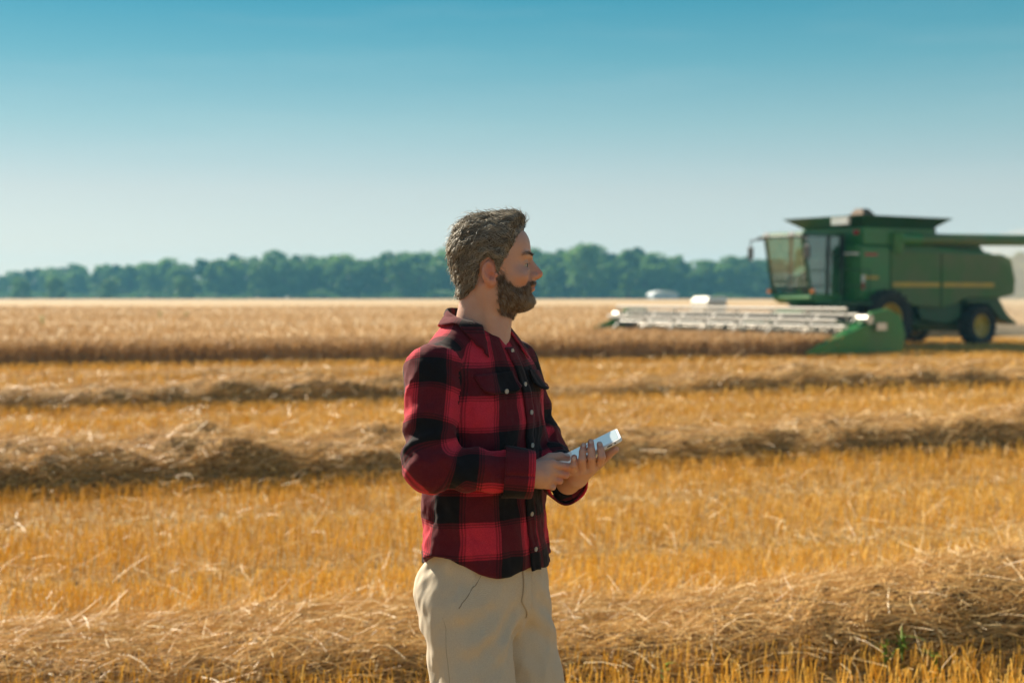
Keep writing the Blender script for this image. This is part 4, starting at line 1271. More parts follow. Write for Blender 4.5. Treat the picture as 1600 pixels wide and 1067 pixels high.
def sdf_hair(Q):
    m = hair_mask(Q)
    top = np.clip((Q[:, 2] - .04) / .08, 0, 1)
    fr = np.exp(-(((Q[:, 1] - .062) / .030) ** 2)) * np.clip((Q[:, 2] - .085) / .03, 0, 1)
    T = .009 + .008 * top + .012 * fr
    th = np.where(m > 0, np.minimum(m * .75, T), -.012 + 0 * m)
    wv = .0028 * fnoise(Q * np.array([1, .45, 1.3], f32), 330, 41, 2) + .002 * fnoise(Q, 95, 42, 1)
    return sdf_scalp(Q) - th + wv * np.clip(m / .02, 0, 1)
def sdf_beard(Q):
    m = beard_mask(Q)
    chin = np.exp(-(((Q[:, 1] - .085) / .04) ** 2) - (((Q[:, 2] + .066) / .030) ** 2))
    T = .0022 + .0050 * chin
    th = np.where(m > .011, np.minimum((m - .011) * .28, T), -.012 + 0 * m)
    return np.minimum(sdf_scalp(Q), ell(Q, (0, .0925, -.021), (.022, .011, .011))) - th + .0016 * fnoise(Q * np.array([1, 1, .5], f32), 380, 43, 2) * np.clip(m / .015, 0, 1)

def sdf_cheek(Q):
    """what the single beard hairs grow on and hug: the skin, or the dense part of the beard where that stands proud"""
    skin = np.minimum(sdf_scalp(Q), ell(Q, (0, .0925, -.021), (.022, .011, .011)))
    return np.minimum(skin, sdf_beard(Q) + .0005)

def hair_mat(name, c0, c1, c2, rough=.42):
    m, n, l = new_mat(name)
    o = n.new('ShaderNodeOutputMaterial'); at = n.new('ShaderNodeAttribute'); at.attribute_name = 'tint'
    cr = n.new('ShaderNodeValToRGB'); e = cr.color_ramp.elements
    e[0].color = (*c0, 1); e[1].color = (*c2, 1); k = e.new(.5); k.color = (*c1, 1)
    l.new(at.outputs['Fac'], cr.inputs['Fac'])
    b = n.new('ShaderNodeBsdfPrincipled'); b.inputs['Roughness'].default_value = rough; b.inputs['Specular IOR Level'].default_value = .5
    l.new(cr.outputs['Color'], b.inputs['Base Color'])
    t = n.new('ShaderNodeBsdfTranslucent'); l.new(cr.outputs['Color'], t.inputs['Color'])
    x = n.new('ShaderNodeMixShader'); x.inputs[0].default_value = .4
    l.new(b.outputs[0], x.inputs[1]); l.new(t.outputs[0], x.inputs[2]); l.new(x.outputs[0], o.inputs[0])
    return m
M['hair'] = hair_mat('hair', (.065, .056, .045), (.35, .31, .25), (.78, .73, .64))
M['beard'] = hair_mat('beard', (.10, .060, .038), (.31, .205, .13), (.64, .57, .48))

def strand_paths(sdf, roots, flow, length, lift, k=8, wave=.0):
    """grow strands from the roots along a flow that hugs the surface and slowly leaves it"""
    n = len(roots)
    P = roots.astype(f32).copy()
    path = [P.copy()]
    step = (length / (k - 1))[:, None]
    jit = rng.normal(0, 1, (n, 3)).astype(f32)
    for i in range(k - 1):
        g = grad(sdf, P)
        d = flow(P) + .13 * jit
        if wave:
            cl = fnoise(path[0], 130, 61, 2)
            side = np.cross(g, d)
            d = d + side * (wave * np.sin(i * .95 + 4.5 * cl))[:, None]
        d = d - (d * g).sum(1, keepdims=True) * g
        d /= np.maximum(np.linalg.norm(d, axis=1, keepdims=True), 1e-6)
        P = P + step * d
        off = lift * (i + 1) / (k - 1)
        s = sdf(P)
        P = P + (np.clip(off - s, -.004, .008))[:, None] * g * .8
        path.append(P.copy())
    return np.stack(path, 1)

def flow_hair(Q):
    back = np.clip((-Q[:, 1] - .01) / .08, 0, 1)
    low = np.clip((.07 - Q[:, 2]) / .06, 0, 1)
    fr = np.clip((Q[:, 1] - .045) / .025, 0, 1) * np.clip((Q[:, 2] - .085) / .02, 0, 1)
    d = np.stack([.15 * np.sign(Q[:, 0]), -1 + 0 * back, -.25 * low - 1.1 * back], 1)
    d = d * (1 - fr)[:, None] + fr[:, None] * np.array([-.25, -.45, .9])
    w = np.stack([fnoise(Q, 90, 51, 2), fnoise(Q, 90, 52, 2), fnoise(Q, 90, 53, 2)], 1)
    return (d + .45 * w).astype(f32)
def flow_beard(Q):
    A = np.abs(Q[:, 0]); s = np.sign(Q[:, 0])
    mou = np.clip((Q[:, 2] + .034) / .008, 0, 1) * np.clip((Q[:, 1] - .07) / .015, 0, 1)
    d = np.stack([.1 * s + .8 * s * mou, .45 * (1 - mou), -1 + .3 * mou], 1)
    w = np.stack([fnoise(Q, 160, 54, 2), fnoise(Q, 160, 55, 2), fnoise(Q, 160, 56, 2)], 1)
    return (d + .35 * w).astype(f32)

def make_hair():
    g = np.arange(-.135, .165, .0030, dtype=f32)
    for nm, sd, mask, flow, n, ln, lift, rad, mat, wave in (
            ('hair', sdf_hair, hair_mask, flow_hair, 9500, (.026, .052), .0060, .00028, M['hair'], .9),
            ('beard', sdf_beard, beard_mask, flow_beard, 10500, (.006, .014), .0042, .00023, M['beard'], .2)):
        V, F = mesh_sdf(sd, np.arange(-.115, .115, .003), np.arange(-.135, .14, .003), np.arange(-.14, .185, .003), slack=2.0)
        m = mask(V)
        # drop the buried faces outside the hairline
        keepf = (m[F] > -.004).all(1)
        F = F[keepf]
        used = np.unique(F); re = np.full(len(V), -1); re[used] = np.arange(len(used))
        V, F = V[used], re[F]
        m = mask(V)
        cand = np.nonzero(m > -.003)[0]
        r = rng.choice(cand, n)
        roots = V[r] + rng.normal(0, .0012, (n, 3)).astype(f32)
        if nm == 'beard':          # moustache, rooted on the lip itself
            k = 1300; a = rng.uniform(-1, 1, k)
            q = np.stack([.026 * a, .104 - .016 * a ** 2, -.0205 - .005 * a ** 2 + rng.normal(0, .0025, k)], 1).astype(f32)
            for _ in range(4): q = q - grad(sdf_face, q) * sdf_face(q)[:, None]
            roots = np.concatenate([roots, q + grad(sdf_face, q) * .002]); n = len(roots)
        # thin out at the edge
        keep = rng.random(n) < np.clip((.35 if nm == 'hair' else .14) + mask(roots) / (.014 if nm == 'hair' else .020), 0, 1)
        if nm == 'beard': keep |= (roots[:, 1] > .074) & (roots[:, 2] > -.034) & (rng.random(n) < .85)
        roots = roots[keep]; n = len(roots)
        grow = sd if nm == 'hair' else sdf_cheek
        if nm == 'beard':
            for _ in range(4): roots = roots - grad(grow, roots) * grow(roots)[:, None]
        roots = roots - grad(grow, roots) * (.004 if nm == 'hair' else .0012)
        L = rng.uniform(*ln, n)
        if nm == 'hair':
            L *= np.clip(.45 + .55 * (roots[:, 2] + .06) / .12, .45, 1.0)
            lf = lift * rng.uniform(-.3, 1.3, n) + .014 * (rng.random(n) < .09) * rng.random(n)
            tint = np.clip(.60 + .42 * fnoise(roots * np.array([1, .4, 1.2]), 420, 71, 2) + rng.normal(0, .16, n) + .32 * np.clip((roots[:, 1] - .02) / .04, 0, 1) * np.clip((.07 - roots[:, 2]) / .05, 0, 1), 0, 1)
        else:
            chin = np.exp(-(((roots[:, 1] - .09) / .025) ** 2) - (((roots[:, 2] + .062) / .025) ** 2))
            L *= 1 + .4 * chin
            lf = lift * rng.uniform(.2, 1.5, n)
            tint = np.clip(.60 + .3 * fnoise(roots, 380, 72, 2) + rng.normal(0, .15, n) + .40 * chin, 0, 1)
        path = strand_paths(grow, roots, flow, L.astype(f32), lf.astype(f32), 8 if nm == 'hair' else 5, wave)
        kk = path.shape[1]
        rr = rad * rng.uniform(.7, 1.4, n)[:, None] * np.linspace(1.2, .45, kk)[None] * (2.1 if nm == 'hair' else 1.7)
        SV, SF, sid = hairs(path.astype(np.float64), rr)
        tb = np.clip((.30 if nm == 'hair' else .42) + .3 * fnoise(V, 420, 71, 2), 0, 1)
        VV = np.concatenate([V, SV]); FF = np.concatenate([F, SF + len(V)])
        o = obj(nm, raw_mesh(nm, from_head(VV), FF, True, np.concatenate([tb, tint[sid]])), person, mat)
        o['label'] = 'short wavy swept back greying brown hair' if nm == 'hair' else 'full brown beard greying at the chin'
    # eyebrows
    P, D = [], []
    for s in (-1, 1):
        n = 210
        t = rng.random(n)
        q = np.stack([s * (.008 + .046 * t), .102 - .030 * t ** 1.6 + 0 * t, .0425 + .005 * np.sin(t * 2.4) + rng.normal(0, .0020, n)], 1).astype(f32)
        for _ in range(3): q = q - grad(sdf_face, q) * sdf_face(q)[:, None]
        P.append(q + grad(sdf_face, q) * .0004); D.append(np.stack([s * np.full(n, .8), np.full(n, -.1), np.full(n, .35) - .7 * t], 1) - np.stack([0 * t, .9 * t, 0 * t], 1) + rng.normal(0, .15, (n, 3)) + .30 * grad(sdf_face, q))
    P = np.concatenate(P); D = np.concatenate(D); n = len(P)
    V, F, sid = strands(P, D, rng.uniform(.006, .010, n), np.full(n, .0005), rng.normal(0, .001, (n, 3)), 2, 3, .6)
    o = obj('eyebrows', raw_mesh('eyebrows', from_head(V), F, True, np.clip(rng.normal(.42, .15, n), 0, 1)[sid]), person, M['beard'])
    o['kind'] = 'stuff'
make_hair()

# ------------------------------------------------------------------ shirt
PLV, PLU = .146, .150
def plaid_mat():
    m, n, l = new_mat('plaid_flannel')
    o = n.new('ShaderNodeOutputMaterial'); b = n.new('ShaderNodeBsdfPrincipled')
    l.new(b.outputs[0], o.inputs[0])
    uv = n.new('ShaderNodeUVMap'); uv.uv_map = 'cloth'
    sp = n.new('ShaderNodeSeparateXYZ'); 
    nz0 = n.new('ShaderNodeTexNoise'); nz0.inputs['Scale'].default_value = 9; nz0.inputs['Detail'].default_value = 2
    l.new(uv.outputs[0], nz0.inputs['Vector'])
    wob = n.new('ShaderNodeVectorMath'); wob.operation = 'MULTIPLY_ADD'
    wob.inputs[1].default_value = (.016, .016, 0); l.new(nz0.outputs['Color'], wob.inputs[0]); l.new(uv.outputs[0], wob.inputs[2])
    l.new(wob.outputs[0], sp.inputs[0])
    def bands(sock, period, phase):
        d = n.new('ShaderNodeMath'); d.operation = 'MULTIPLY_ADD'; d.inputs[1].default_value = 1 / period; d.inputs[2].default_value = phase
        l.new(sock, d.inputs[0])
        f = n.new('ShaderNodeMath'); f.operation = 'FRACT'; l.new(d.outputs[0], f.inputs[0])
        r = n.new('ShaderNodeValToRGB'); r.color_ramp.interpolation = 'LINEAR'
        e = r.color_ramp.elements
        e[0].position = 0; e[0].color = (0, 0, 0, 1)
        e[1].position = 1; e[1].color = (0, 0, 0, 1)
        stops = [(.395, 0), (.403, .55), (.414, .55), (.422, .1), (.434, .1), (.442, .7), (.455, .7), (.463, .25), (.474, .25), (.486, 1), (.900, 1), (.911, .25), (.922, .25), (.930, .7), (.943, .7), (.951, .1), (.963, .1), (.971, .55), (.982, .55), (.992, 0)]
        for p, v in stops:
            q = e.new(p); q.color = (v, v, v, 1)
        l.new(f.outputs[0], r.inputs['Fac'])
        return r.outputs['Color']
    ku = bands(sp.outputs['X'], PLU, .0); kv = bands(sp.outputs['Y'], PLV, .0)
    ad = n.new('ShaderNodeMath'); ad.operation = 'ADD'; l.new(ku, ad.inputs[0]); l.new(kv, ad.inputs[1])
    hf = n.new('ShaderNodeMath'); hf.operation = 'MULTIPLY'; hf.inputs[1].default_value = .5; l.new(ad.outputs[0], hf.inputs[0])
    cr = n.new('ShaderNodeValToRGB'); e = cr.color_ramp.elements
    e[0].color = (.52, .030, .056, 1); e[1].color = (.0075, .009, .012, 1)
    k = e.new(.5); k.color = (.10, .011, .019, 1)
    l.new(hf.outputs[0], cr.inputs['Fac'])
    tc = n.new('ShaderNodeTexCoord')
    nz = n.new('ShaderNodeTexNoise'); nz.inputs['Scale'].default_value = 420; nz.inputs['Detail'].default_value = 3
    l.new(tc.outputs['Object'], nz.inputs['Vector'])
    nw = n.new('ShaderNodeTexNoise'); nw.inputs['Scale'].default_value = 45; nw.inputs['Detail'].default_value = 5
    l.new(tc.outputs['Object'], nw.inputs['Vector'])
    fz = n.new('ShaderNodeMix'); fz.data_type = 'RGBA'; fz.blend_type = 'OVERLAY'; fz.inputs['Factor'].default_value = .45
    l.new(cr.outputs['Color'], fz.inputs['A']); l.new(nz.outputs['Fac'], fz.inputs['B'])
    l.new(fz.outputs['Result'], b.inputs['Base Color'])
    b.inputs['Roughness'].default_value = .92
    b.inputs['Specular IOR Level'].default_value = .15
    b.inputs['Sheen Weight'].default_value = .08
    b.inputs['Sheen Roughness'].default_value = .5
    b.inputs['Sheen Tint'].default_value = (1, .75, .72, 1)
    mh = n.new('ShaderNodeMath'); mh.operation = 'MULTIPLY_ADD'; mh.inputs[1].default_value = .22
    l.new(nz.outputs['Fac'], mh.inputs[0]); l.new(nw.outputs['Fac'], mh.inputs[2])
    bp = n.new('ShaderNodeBump'); bp.inputs['Strength'].default_value = .25; bp.inputs['Distance'].default_value = .005
    l.new(mh.outputs[0], bp.inputs['Height']); l.new(bp.outputs[0], b.inputs['Normal'])
    return m
M['plaid'] = plaid_mat()
M['khaki'] = None

ZT = [.90, .96, 1.05, 1.12, 1.20, 1.30, 1.38, 1.44, 1.49, 1.53, 1.57]
AT = [.192, .190, .181, .178, .180, .186, .186, .168, .128, .092, .072]
BT = [.138, .136, .128, .124, .126, .131, .130, .115, .090, .068, .056]
Y0 = [.018, .017, .014, .010, .006, .004, -.002, -.010, -.015, -.017, -.016]
def torso_d(P):
    a = np.interp(P[:, 2], ZT, AT); b = np.interp(P[:, 2], ZT, BT); y0 = np.interp(P[:, 2], ZT, Y0)
    k = (np.abs(P[:, 0] / a) ** 2.25 + np.abs((P[:, 1] - y0) / b) ** 2.25) ** (1 / 2.25)
    return smax(((k - 1) * b * .95).astype(f32), (P[:, 2] - 1.548 + .25 * np.maximum(P[:, 1] + .03, 0)).astype(f32), .012)
def arm_param(P, a, b, c):
    """distance along the sleeve and angle round it, blended over the elbow"""
    out = []
    L1 = np.linalg.norm(b - a)
    for (p, q, o_) in ((a, b, 0), (b, c, L1)):
        d = (q - p) / np.linalg.norm(q - p)
        s = (P - p) @ d
        r_ = P - p - s[:, None] * d
        ref = np.array([0, 0, 1.]) if abs(d[2]) < .8 else np.array([0, 1., 0])
        if o_ == 0: ref = np.array([0, 1., 0])
        n1 = ref - (ref @ d) * d; n1 /= np.linalg.norm(n1); n2 = np.cross(d, n1)
        out.append((s + o_, np.arctan2(r_ @ n2, r_ @ n1), np.linalg.norm(r_, axis=1), s))
    return out, L1
def sleeve_d(P, a, b, c):
    dr = (c - b) / np.linalg.norm(c - b)
    up = cone(P, a, b, .070, .054)
    lo = smax(cone(P, b, c + dr * .05, .054, .042), ((P - c) @ dr).astype(f32), .004)
    (s1, a1, _, t1), (s2, a2, _, t2) = arm_param(P, a, b, c)[0]
    L1 = np.linalg.norm(b - a)
    e = np.exp(-((t2 - .015) / .075) ** 2) + np.exp(-((t1 - L1 + .01) / .08) ** 2)
    w1 = np.sin(95 * t1 + 1.6 * np.cos(a1 - .4) + 2.2 * fnoise(P, 14, 81, 2)) * (.0012 + .0042 * np.exp(-((t1 - L1 + .02) / .07) ** 2))
    w2 = np.sin(88 * t2 + 2.4 * np.cos(a2 + .6) + 2.4 * fnoise(P, 14, 82, 2)) * (.0014 + .0045 * np.exp(-((t2 - .03) / .07) ** 2) + .0022 * np.exp(-((t2 - .19) / .05) ** 2))
    n1_ = fnoise(P * np.array([1, 1, .7], f32), 62, 83, 2); big = .0050 * (np.abs(n1_) - .4) + .0022 * np.abs(fnoise(P * np.array([1, 1, 1.4], f32), 120, 88, 2))
    return smin(up + w1, lo + w2, .030) + big
def hem_z(P):
    phi = np.arctan2(P[:, 0], P[:, 1])
    return .962 + .042 * np.exp(-((np.abs(phi) - 1.62) / .50) ** 2) + .006 * np.sin(phi * 5 + 1)
def torso_w(P):
    d = torso_d(P)
    phi = np.arctan2(P[:, 0], P[:, 1])
    hz = P[:, 2]
    lowamp = np.clip((1.25 - hz) / .25, 0, 1)
    n1_ = fnoise(P * np.array([1, 1, .5], f32), 52, 84, 2)
    w = (.0060 * (np.abs(n1_) - .4) + .003 * fnoise(P, 24, 89, 1)) * (.55 + .9 * lowamp)
    w += .0026 * np.abs(fnoise(P * np.array([1, 1, .8], f32), 115, 90, 2))
    w += .0045 * np.sin(phi * 7 + 9 * (hz - 1) + 1.4 * fnoise(P, 9, 85, 1)) * np.clip((1.12 - hz) / .2, 0, 1)
    # drag lines from the shoulder and across the belly
    w += .0040 * np.sin(62 * (hz + .55 * np.abs(P[:, 0]) - .2 * P[:, 1]) + 2.5 * fnoise(P, 8, 86, 1)) * np.exp(-((hz - 1.20) / .13) ** 2)
    w += .0028 * np.sin(75 * (hz * .7 - .8 * np.abs(P[:, 0])) + 2 * fnoise(P, 9, 87, 1)) * np.exp(-((hz - 1.42) / .06) ** 2) * np.clip(np.abs(P[:, 0]) / .1 - .5, 0, 1)
    d = d + w
    for s in (-1, 1):
        d = smin(d, cone(P, np.array([s * .055, -.028, 1.486], f32), np.array([s * .165, -.014, 1.442], f32), .050, .058), .035)
    return d
def sdf_shirt(P):
    d = torso_w(P)
    d = smax(d, (hem_z(P) - P[:, 2]).astype(f32), .006)
    rs = within(P, (.07, -.16, 1.05), (.40, .32, 1.56), lambda q: sleeve_d(q, SH_R, EL_R, WR_R))
    ls = within(P, (-.40, -.16, 1.03), (-.03, .32, 1.56), lambda q: sleeve_d(q, SH_L, EL_L, WR_L))
    rs = np.minimum(rs, within(P, (-.02, -.05, 1.05), (.40, .32, 1.40), lambda q: sleeve_d(q, SH_R, EL_R, WR_R)))
    d = smin(d, rs, .014); d = smin(d, ls, .014)
    # opening at the neck: a round hole and a V down to the first button
    hole = cone(P, np.array([0, -.020, 1.50], f32), np.array([0, -.010, 1.62], f32), .063, .066)
    v = np.maximum((np.abs(P[:, 0] - .002) * 1.9 - (P[:, 2] - 1.488)) * .46, .03 - P[:, 1])
    d = smax(d, -hole, .008)
    d = smax(d, -v.astype(f32), .005)
    return d

def uv_layer(me, F, uvs):
    l_ = me.uv_layers.new(name='cloth')
    l_.data.foreach_set('uv', np.asarray(uvs, np.float32).reshape(-1))

def torso_uv(P):
    phi = np.arctan2(P[..., 0], P[..., 1])
    return np.stack([phi * .160 + .012, P[..., 2] - 1.0535 + .5 * PLV * .385 + PLV * 4], -1)
def sleeve_uv(P, a, b, c, sgn):
    """checks run along and across the sleeve and bend with it at the elbow"""
    sh = P.shape[:-1]; Q = P.reshape(-1, 3)
    L1 = np.linalg.norm(b - a)
    d1 = (b - a) / L1; d2 = (c - b) / np.linalg.norm(c - b)
    N = np.cross(d1, d2); N /= np.linalg.norm(N)
    n1, n2 = np.cross(N, d1), np.cross(N, d2)
    w = np.clip(.5 + (cone(Q, a, b, .07, .06) - cone(Q, b, c, .06, .045)) / .09, 0, 1)
    w = w * w * (3 - 2 * w)
    rr = .066
    h1 = np.clip(((Q - a) @ n1) / rr, -.999, .999); h2 = np.clip(((Q - b) @ n2) / rr, -.999, .999)
    side = np.sign((Q - b) @ N)
    u = rr * ((1 - w) * np.arcsin(h1) + w * np.arcsin(h2))
    u = np.where(side > 0, u, u + .11)
    v = (1 - w) * ((Q - a) @ d1) + w * (L1 + (Q - b) @ d2)
    return np.stack([u + SLEEVE_U, -v + SLEEVE_V], -1).reshape(*sh, 2)
SLEEVE_U, SLEEVE_V = .10, 2.0
OFF = {1: .0, -1: .0}
def cloth_uv(V, F):
    P = V[F]                       # (m,4,3)
    cen = P.mean(1)
    dt = torso_w(cen.astype(f32))
    dr = within(cen, (-.02, -.16, 1.03), (.40, .32, 1.56), lambda q: sleeve_d(q, SH_R, EL_R, WR_R))
    dl = within(cen, (-.40, -.16, 1.03), (.02, .32, 1.56), lambda q: sleeve_d(q, SH_L, EL_L, WR_L))
    uv = torso_uv(P)
    # unwrap the angle jump at the back
    ph = uv[..., 0]
    big = (ph.max(1) - ph.min(1)) > .3
    ph[big] = np.where(ph[big] < 0, ph[big] + 2 * math.pi * .160, ph[big])
    nz = np.cross(P[:, 2] - P[:, 0], P[:, 3] - P[:, 1]); nz = nz[:, 2] / np.maximum(np.linalg.norm(nz, axis=1), 1e-12)
    yoke = (cen[:, 2] > 1.47) & (cen[:, 1] < .035)
    uv[yoke] = np.stack([P[yoke][..., 0] + .08, P[yoke][..., 1] * 1.0 + P[yoke][..., 2] * .4 + .05], -1)
    for sgn, dd, (a, b, c) in ((1, dr, (SH_R, EL_R, WR_R)), (-1, dl, (SH_L, EL_L, WR_L))):
        m = (dd < dt - .001) & (np.abs(cen[:, 0]) > .02)
        u = sleeve_uv(P[m], a, b, c, sgn)
        uv[m] = u
    return uv

def front_y(x, z, f=None, y1=.30):
    """y of the cloth's front surface at x, z (walks in from the front)"""
    f = f or torso_w
    x = np.asarray(x, f32).ravel(); z = np.asarray(z, f32).ravel()
    y = np.full(len(x), y1, f32)
    for _ in range(60):
        y = y - np.clip(f(np.stack([x, y, z], 1)) * .8, -.01, .03)
    return y

def sheet(name, P, parent, mat, thick, uvfn=torso_uv, smooth=True, uvgrid=None):
    """a grid (a,b,3) of cloth with real thickness"""
    a, b, _ = P.shape
    i, j = np.meshgrid(np.arange(a - 1), np.arange(b - 1), indexing='ij')
    q = (i * b + j).ravel()
    F = np.stack([q, q + b, q + b + 1, q + 1], 1)
    V = P.reshape(-1, 3)
    me = raw_mesh(name, V, F, smooth)
    uv_layer(me, F, uvfn(V[F]) if uvgrid is None else uvgrid.reshape(-1, 2)[F])
    o = obj(name, me, parent, mat)
    s = o.modifiers.new('thickness', 'SOLIDIFY'); s.thickness = thick; s.offset = 0
    return o

def make_shirt():
    h = .0042
    V, F = mesh_sdf(sdf_shirt, np.arange(-.36, .39, h), np.arange(-.18, .33, h), np.arange(.93, 1.62, h))
    me = raw_mesh('shirt', V, F)
    uv_layer(me, F, cloth_uv(V, F))
    shirt = obj('shirt', me, person, M['plaid'])
    # front placket
    z = np.linspace(1.486, .962, 90); x = np.linspace(-.017, .017, 5)
    Z, X = np.meshgrid(z, x, indexing='ij')
    X = X + .004 * np.sin(Z * 14)
    Y = front_y(X, Z).reshape(X.shape)
    sheet('placket', np.stack([X, Y + .004, Z], -1), shirt, M['plaid'], .004, lambda p: torso_uv(p) + np.array([.075, .0]))
    # pocket flaps
    for s in (1, -1):
        u = np.linspace(0, 1, 22); t = np.linspace(0, 1, 8)
        U, T = np.meshgrid(u, t, indexing='ij')
        X = s * (.036 + .104 * U)
        low = .034 + .016 * (1 - np.abs(2 * U - 1)) + .004 * np.sin(U * 9)
        Z = 1.432 - T * low - .006 * U
        Y = front_y(X, Z, torso_w).reshape(X.shape)
        lift = .004 + .010 * T ** 2 * (1 + .5 * np.sin(U * 7 + s)) + (.012 * T ** 2 * U if s < 0 else 0)
        sheet('pocket_flap', np.stack([X, Y + lift, Z], -1), shirt, M['plaid'], .003)
        bx, bz = s * .088, 1.388
        by = front_y([bx], [bz])[0]
        button(shirt, (bx, by + .0165, bz), s * .25)
    for bz in (1.478, 1.400, 1.334, 1.256, 1.176, 1.094, 1.012):
        bx = .004 * math.sin(bz * 14)
        button(shirt, (bx, front_y([bx], [bz])[0] + .0075, bz), 0)
    # collar
    th = np.radians(np.linspace(46, 334, 84))
    t = np.linspace(0, 1, 9)
    TH, T = np.meshgrid(th, t, indexing='ij')
    end = np.clip(1 - np.minimum(TH - th[0], th[-1] - TH) / R(48), 0, 1)
    back = (1 - np.cos(TH)) / 2
    r0x, r0y = .064, .066
    zt = 1.520 + .058 * back ** .8
    cx = np.sin(TH); cy = np.cos(TH)
    drop = (.040 + .042 * end ** 1.5) * T
    out = .004 + .017 * T ** .8 + .010 * T * (1 - back)
    px_ = (r0x + out) * cx + .014 * np.sign(cx) * end ** 2 * T
    py_ = (r0y + out) * cy - .016 + .012 * end * T
    P = np.stack([px_, py_, zt - drop + .006 * np.sin(T * math.pi)], -1)
    Q = P.reshape(-1, 3).astype(f32)
    for _ in range(6):
        d = sdf_shirt(Q)
        Q = Q + np.maximum(.006 - d, 0)[:, None] * (grad(sdf_shirt, Q) * .8 + np.array([0, 0, .2], f32))
    tw = T.reshape(-1)
    for _ in range(5):
        d = sdf_shirt(Q)
        Q = Q - (np.clip(tw * 1.6 - .3, 0, 1) * np.maximum(d - .009, 0) * .7)[:, None] * grad(sdf_shirt, Q)
    cu = lambda p: np.stack([np.arctan2(p[..., 0], p[..., 1] + .03) * .085 + .02, (p[..., 2] - 1.5) * .8 + .033], -1)
    sheet('collar', Q.reshape(P.shape), shirt, M['plaid'], .0035, cu)
    P2 = np.stack([(r0x + .003 - .004 * T) * cx, (r0y + .003 - .004 * T) * cy - .016, zt + .001 - .035 * T], -1)
    sheet('collar_stand', P2, shirt, M['plaid'], .002, cu)
    # cuffs
    for (b, c) in ((EL_R, WR_R), (EL_L, WR_L)):
        d = (c - b) / np.linalg.norm(c - b)
        n1 = np.cross(d, [0, 0, 1.]); n1 /= np.linalg.norm(n1); n2 = np.cross(d, n1)
        s_ = np.linspace(-.062, .006, 8); an = np.linspace(0, 2 * math.pi, 40)
        S, A = np.meshgrid(s_, an, indexing='ij')
        rr = .0560 - .060 * (S + .062) + .0012 * np.sin(A * 5 + S * 60)
        rr = np.where(S > -.001, rr - .0015, rr)
        P = c + S[..., None] * d + rr[..., None] * (np.cos(A)[..., None] * n1 * .92 + np.sin(A)[..., None] * n2 * 1.04)
        sheet('cuff', P, shirt, M['plaid'], .004, uvgrid=np.stack([S + .137, A * .048 + .03], -1))
    return shirt
M['button'] = paint('button', (.42, .40, .36), .3)
def button(parent, p, yaw):
    mb = MB().lathe([(.0005, -.0015), (.0055, -.0015), (.0058, .0005), (.0050, .0014), (.0042, .0008), (.0005, .0008)], n=18)
    o = mb.build('button', M['button'], parent, True)
    o.location = p; o.rotation_euler = (0, 0, -yaw)
make_shirt()

# ------------------------------------------------------------------ trousers
def khaki_mat():
    m, n, l = new_mat('khaki_twill')
    o = n.new('ShaderNodeOutputMaterial'); b = n.new('ShaderNodeBsdfPrincipled')
    l.new(b.outputs[0], o.inputs[0])
    tc = n.new('ShaderNodeTexCoord')
    n1 = n.new('ShaderNodeTexNoise'); n1.inputs['Scale'].default_value = 7; n1.inputs['Detail'].default_value = 6
    n2 = n.new('ShaderNodeTexNoise'); n2.inputs['Scale'].default_value = 500; n2.inputs['Detail'].default_value = 2
    wv = n.new('ShaderNodeTexWave'); wv.inputs['Scale'].default_value = 210; wv.bands_direction = 'DIAGONAL'; wv.inputs['Distortion'].default_value = 1.0
    for q in (n1, n2, wv): l.new(tc.outputs['Object'], q.inputs['Vector'])
    mx = n.new('ShaderNodeMix'); mx.data_type = 'RGBA'
    mx.inputs['A'].default_value = (.60, .52, .40, 1); mx.inputs['B'].default_value = (.52, .44, .33, 1)
    l.new(n1.outputs['Fac'], mx.inputs['Factor'])
    ov = n.new('ShaderNodeMix'); ov.data_type = 'RGBA'; ov.blend_type = 'OVERLAY'; ov.inputs['Factor'].default_value = .25
    l.new(mx.outputs['Result'], ov.inputs['A']); l.new(n2.outputs['Fac'], ov.inputs['B'])
    l.new(ov.outputs['Result'], b.inputs['Base Color'])
    b.inputs['Roughness'].default_value = .85
    b.inputs['Specular IOR Level'].default_value = .2
    b.inputs['Sheen Weight'].default_value = .1
    bp = n.new('ShaderNodeBump'); bp.inputs['Strength'].default_value = .2; bp.inputs['Distance'].default_value = .002
    l.new(wv.outputs['Fac'], bp.inputs['Height']); l.new(bp.outputs[0], b.inputs['Normal'])
    return m
M['khaki'] = khaki_mat()
M['slit'] = paint('pocket_gap_shade', (.27, .22, .16), .95)  # dark khaki that paints the shade inside the pocket gap
M['seam'] = paint('seam_thread', (.44, .37, .27), .9)
HIP = {s: np.array([s * .090, .014, .88], f32) for s in (-1, 1)}
KNE = {s: np.array([s * .122, .085, .49], f32) for s in (-1, 1)}
ANK = {s: np.array([s * .130, .050, .07], f32) for s in (-1, 1)}
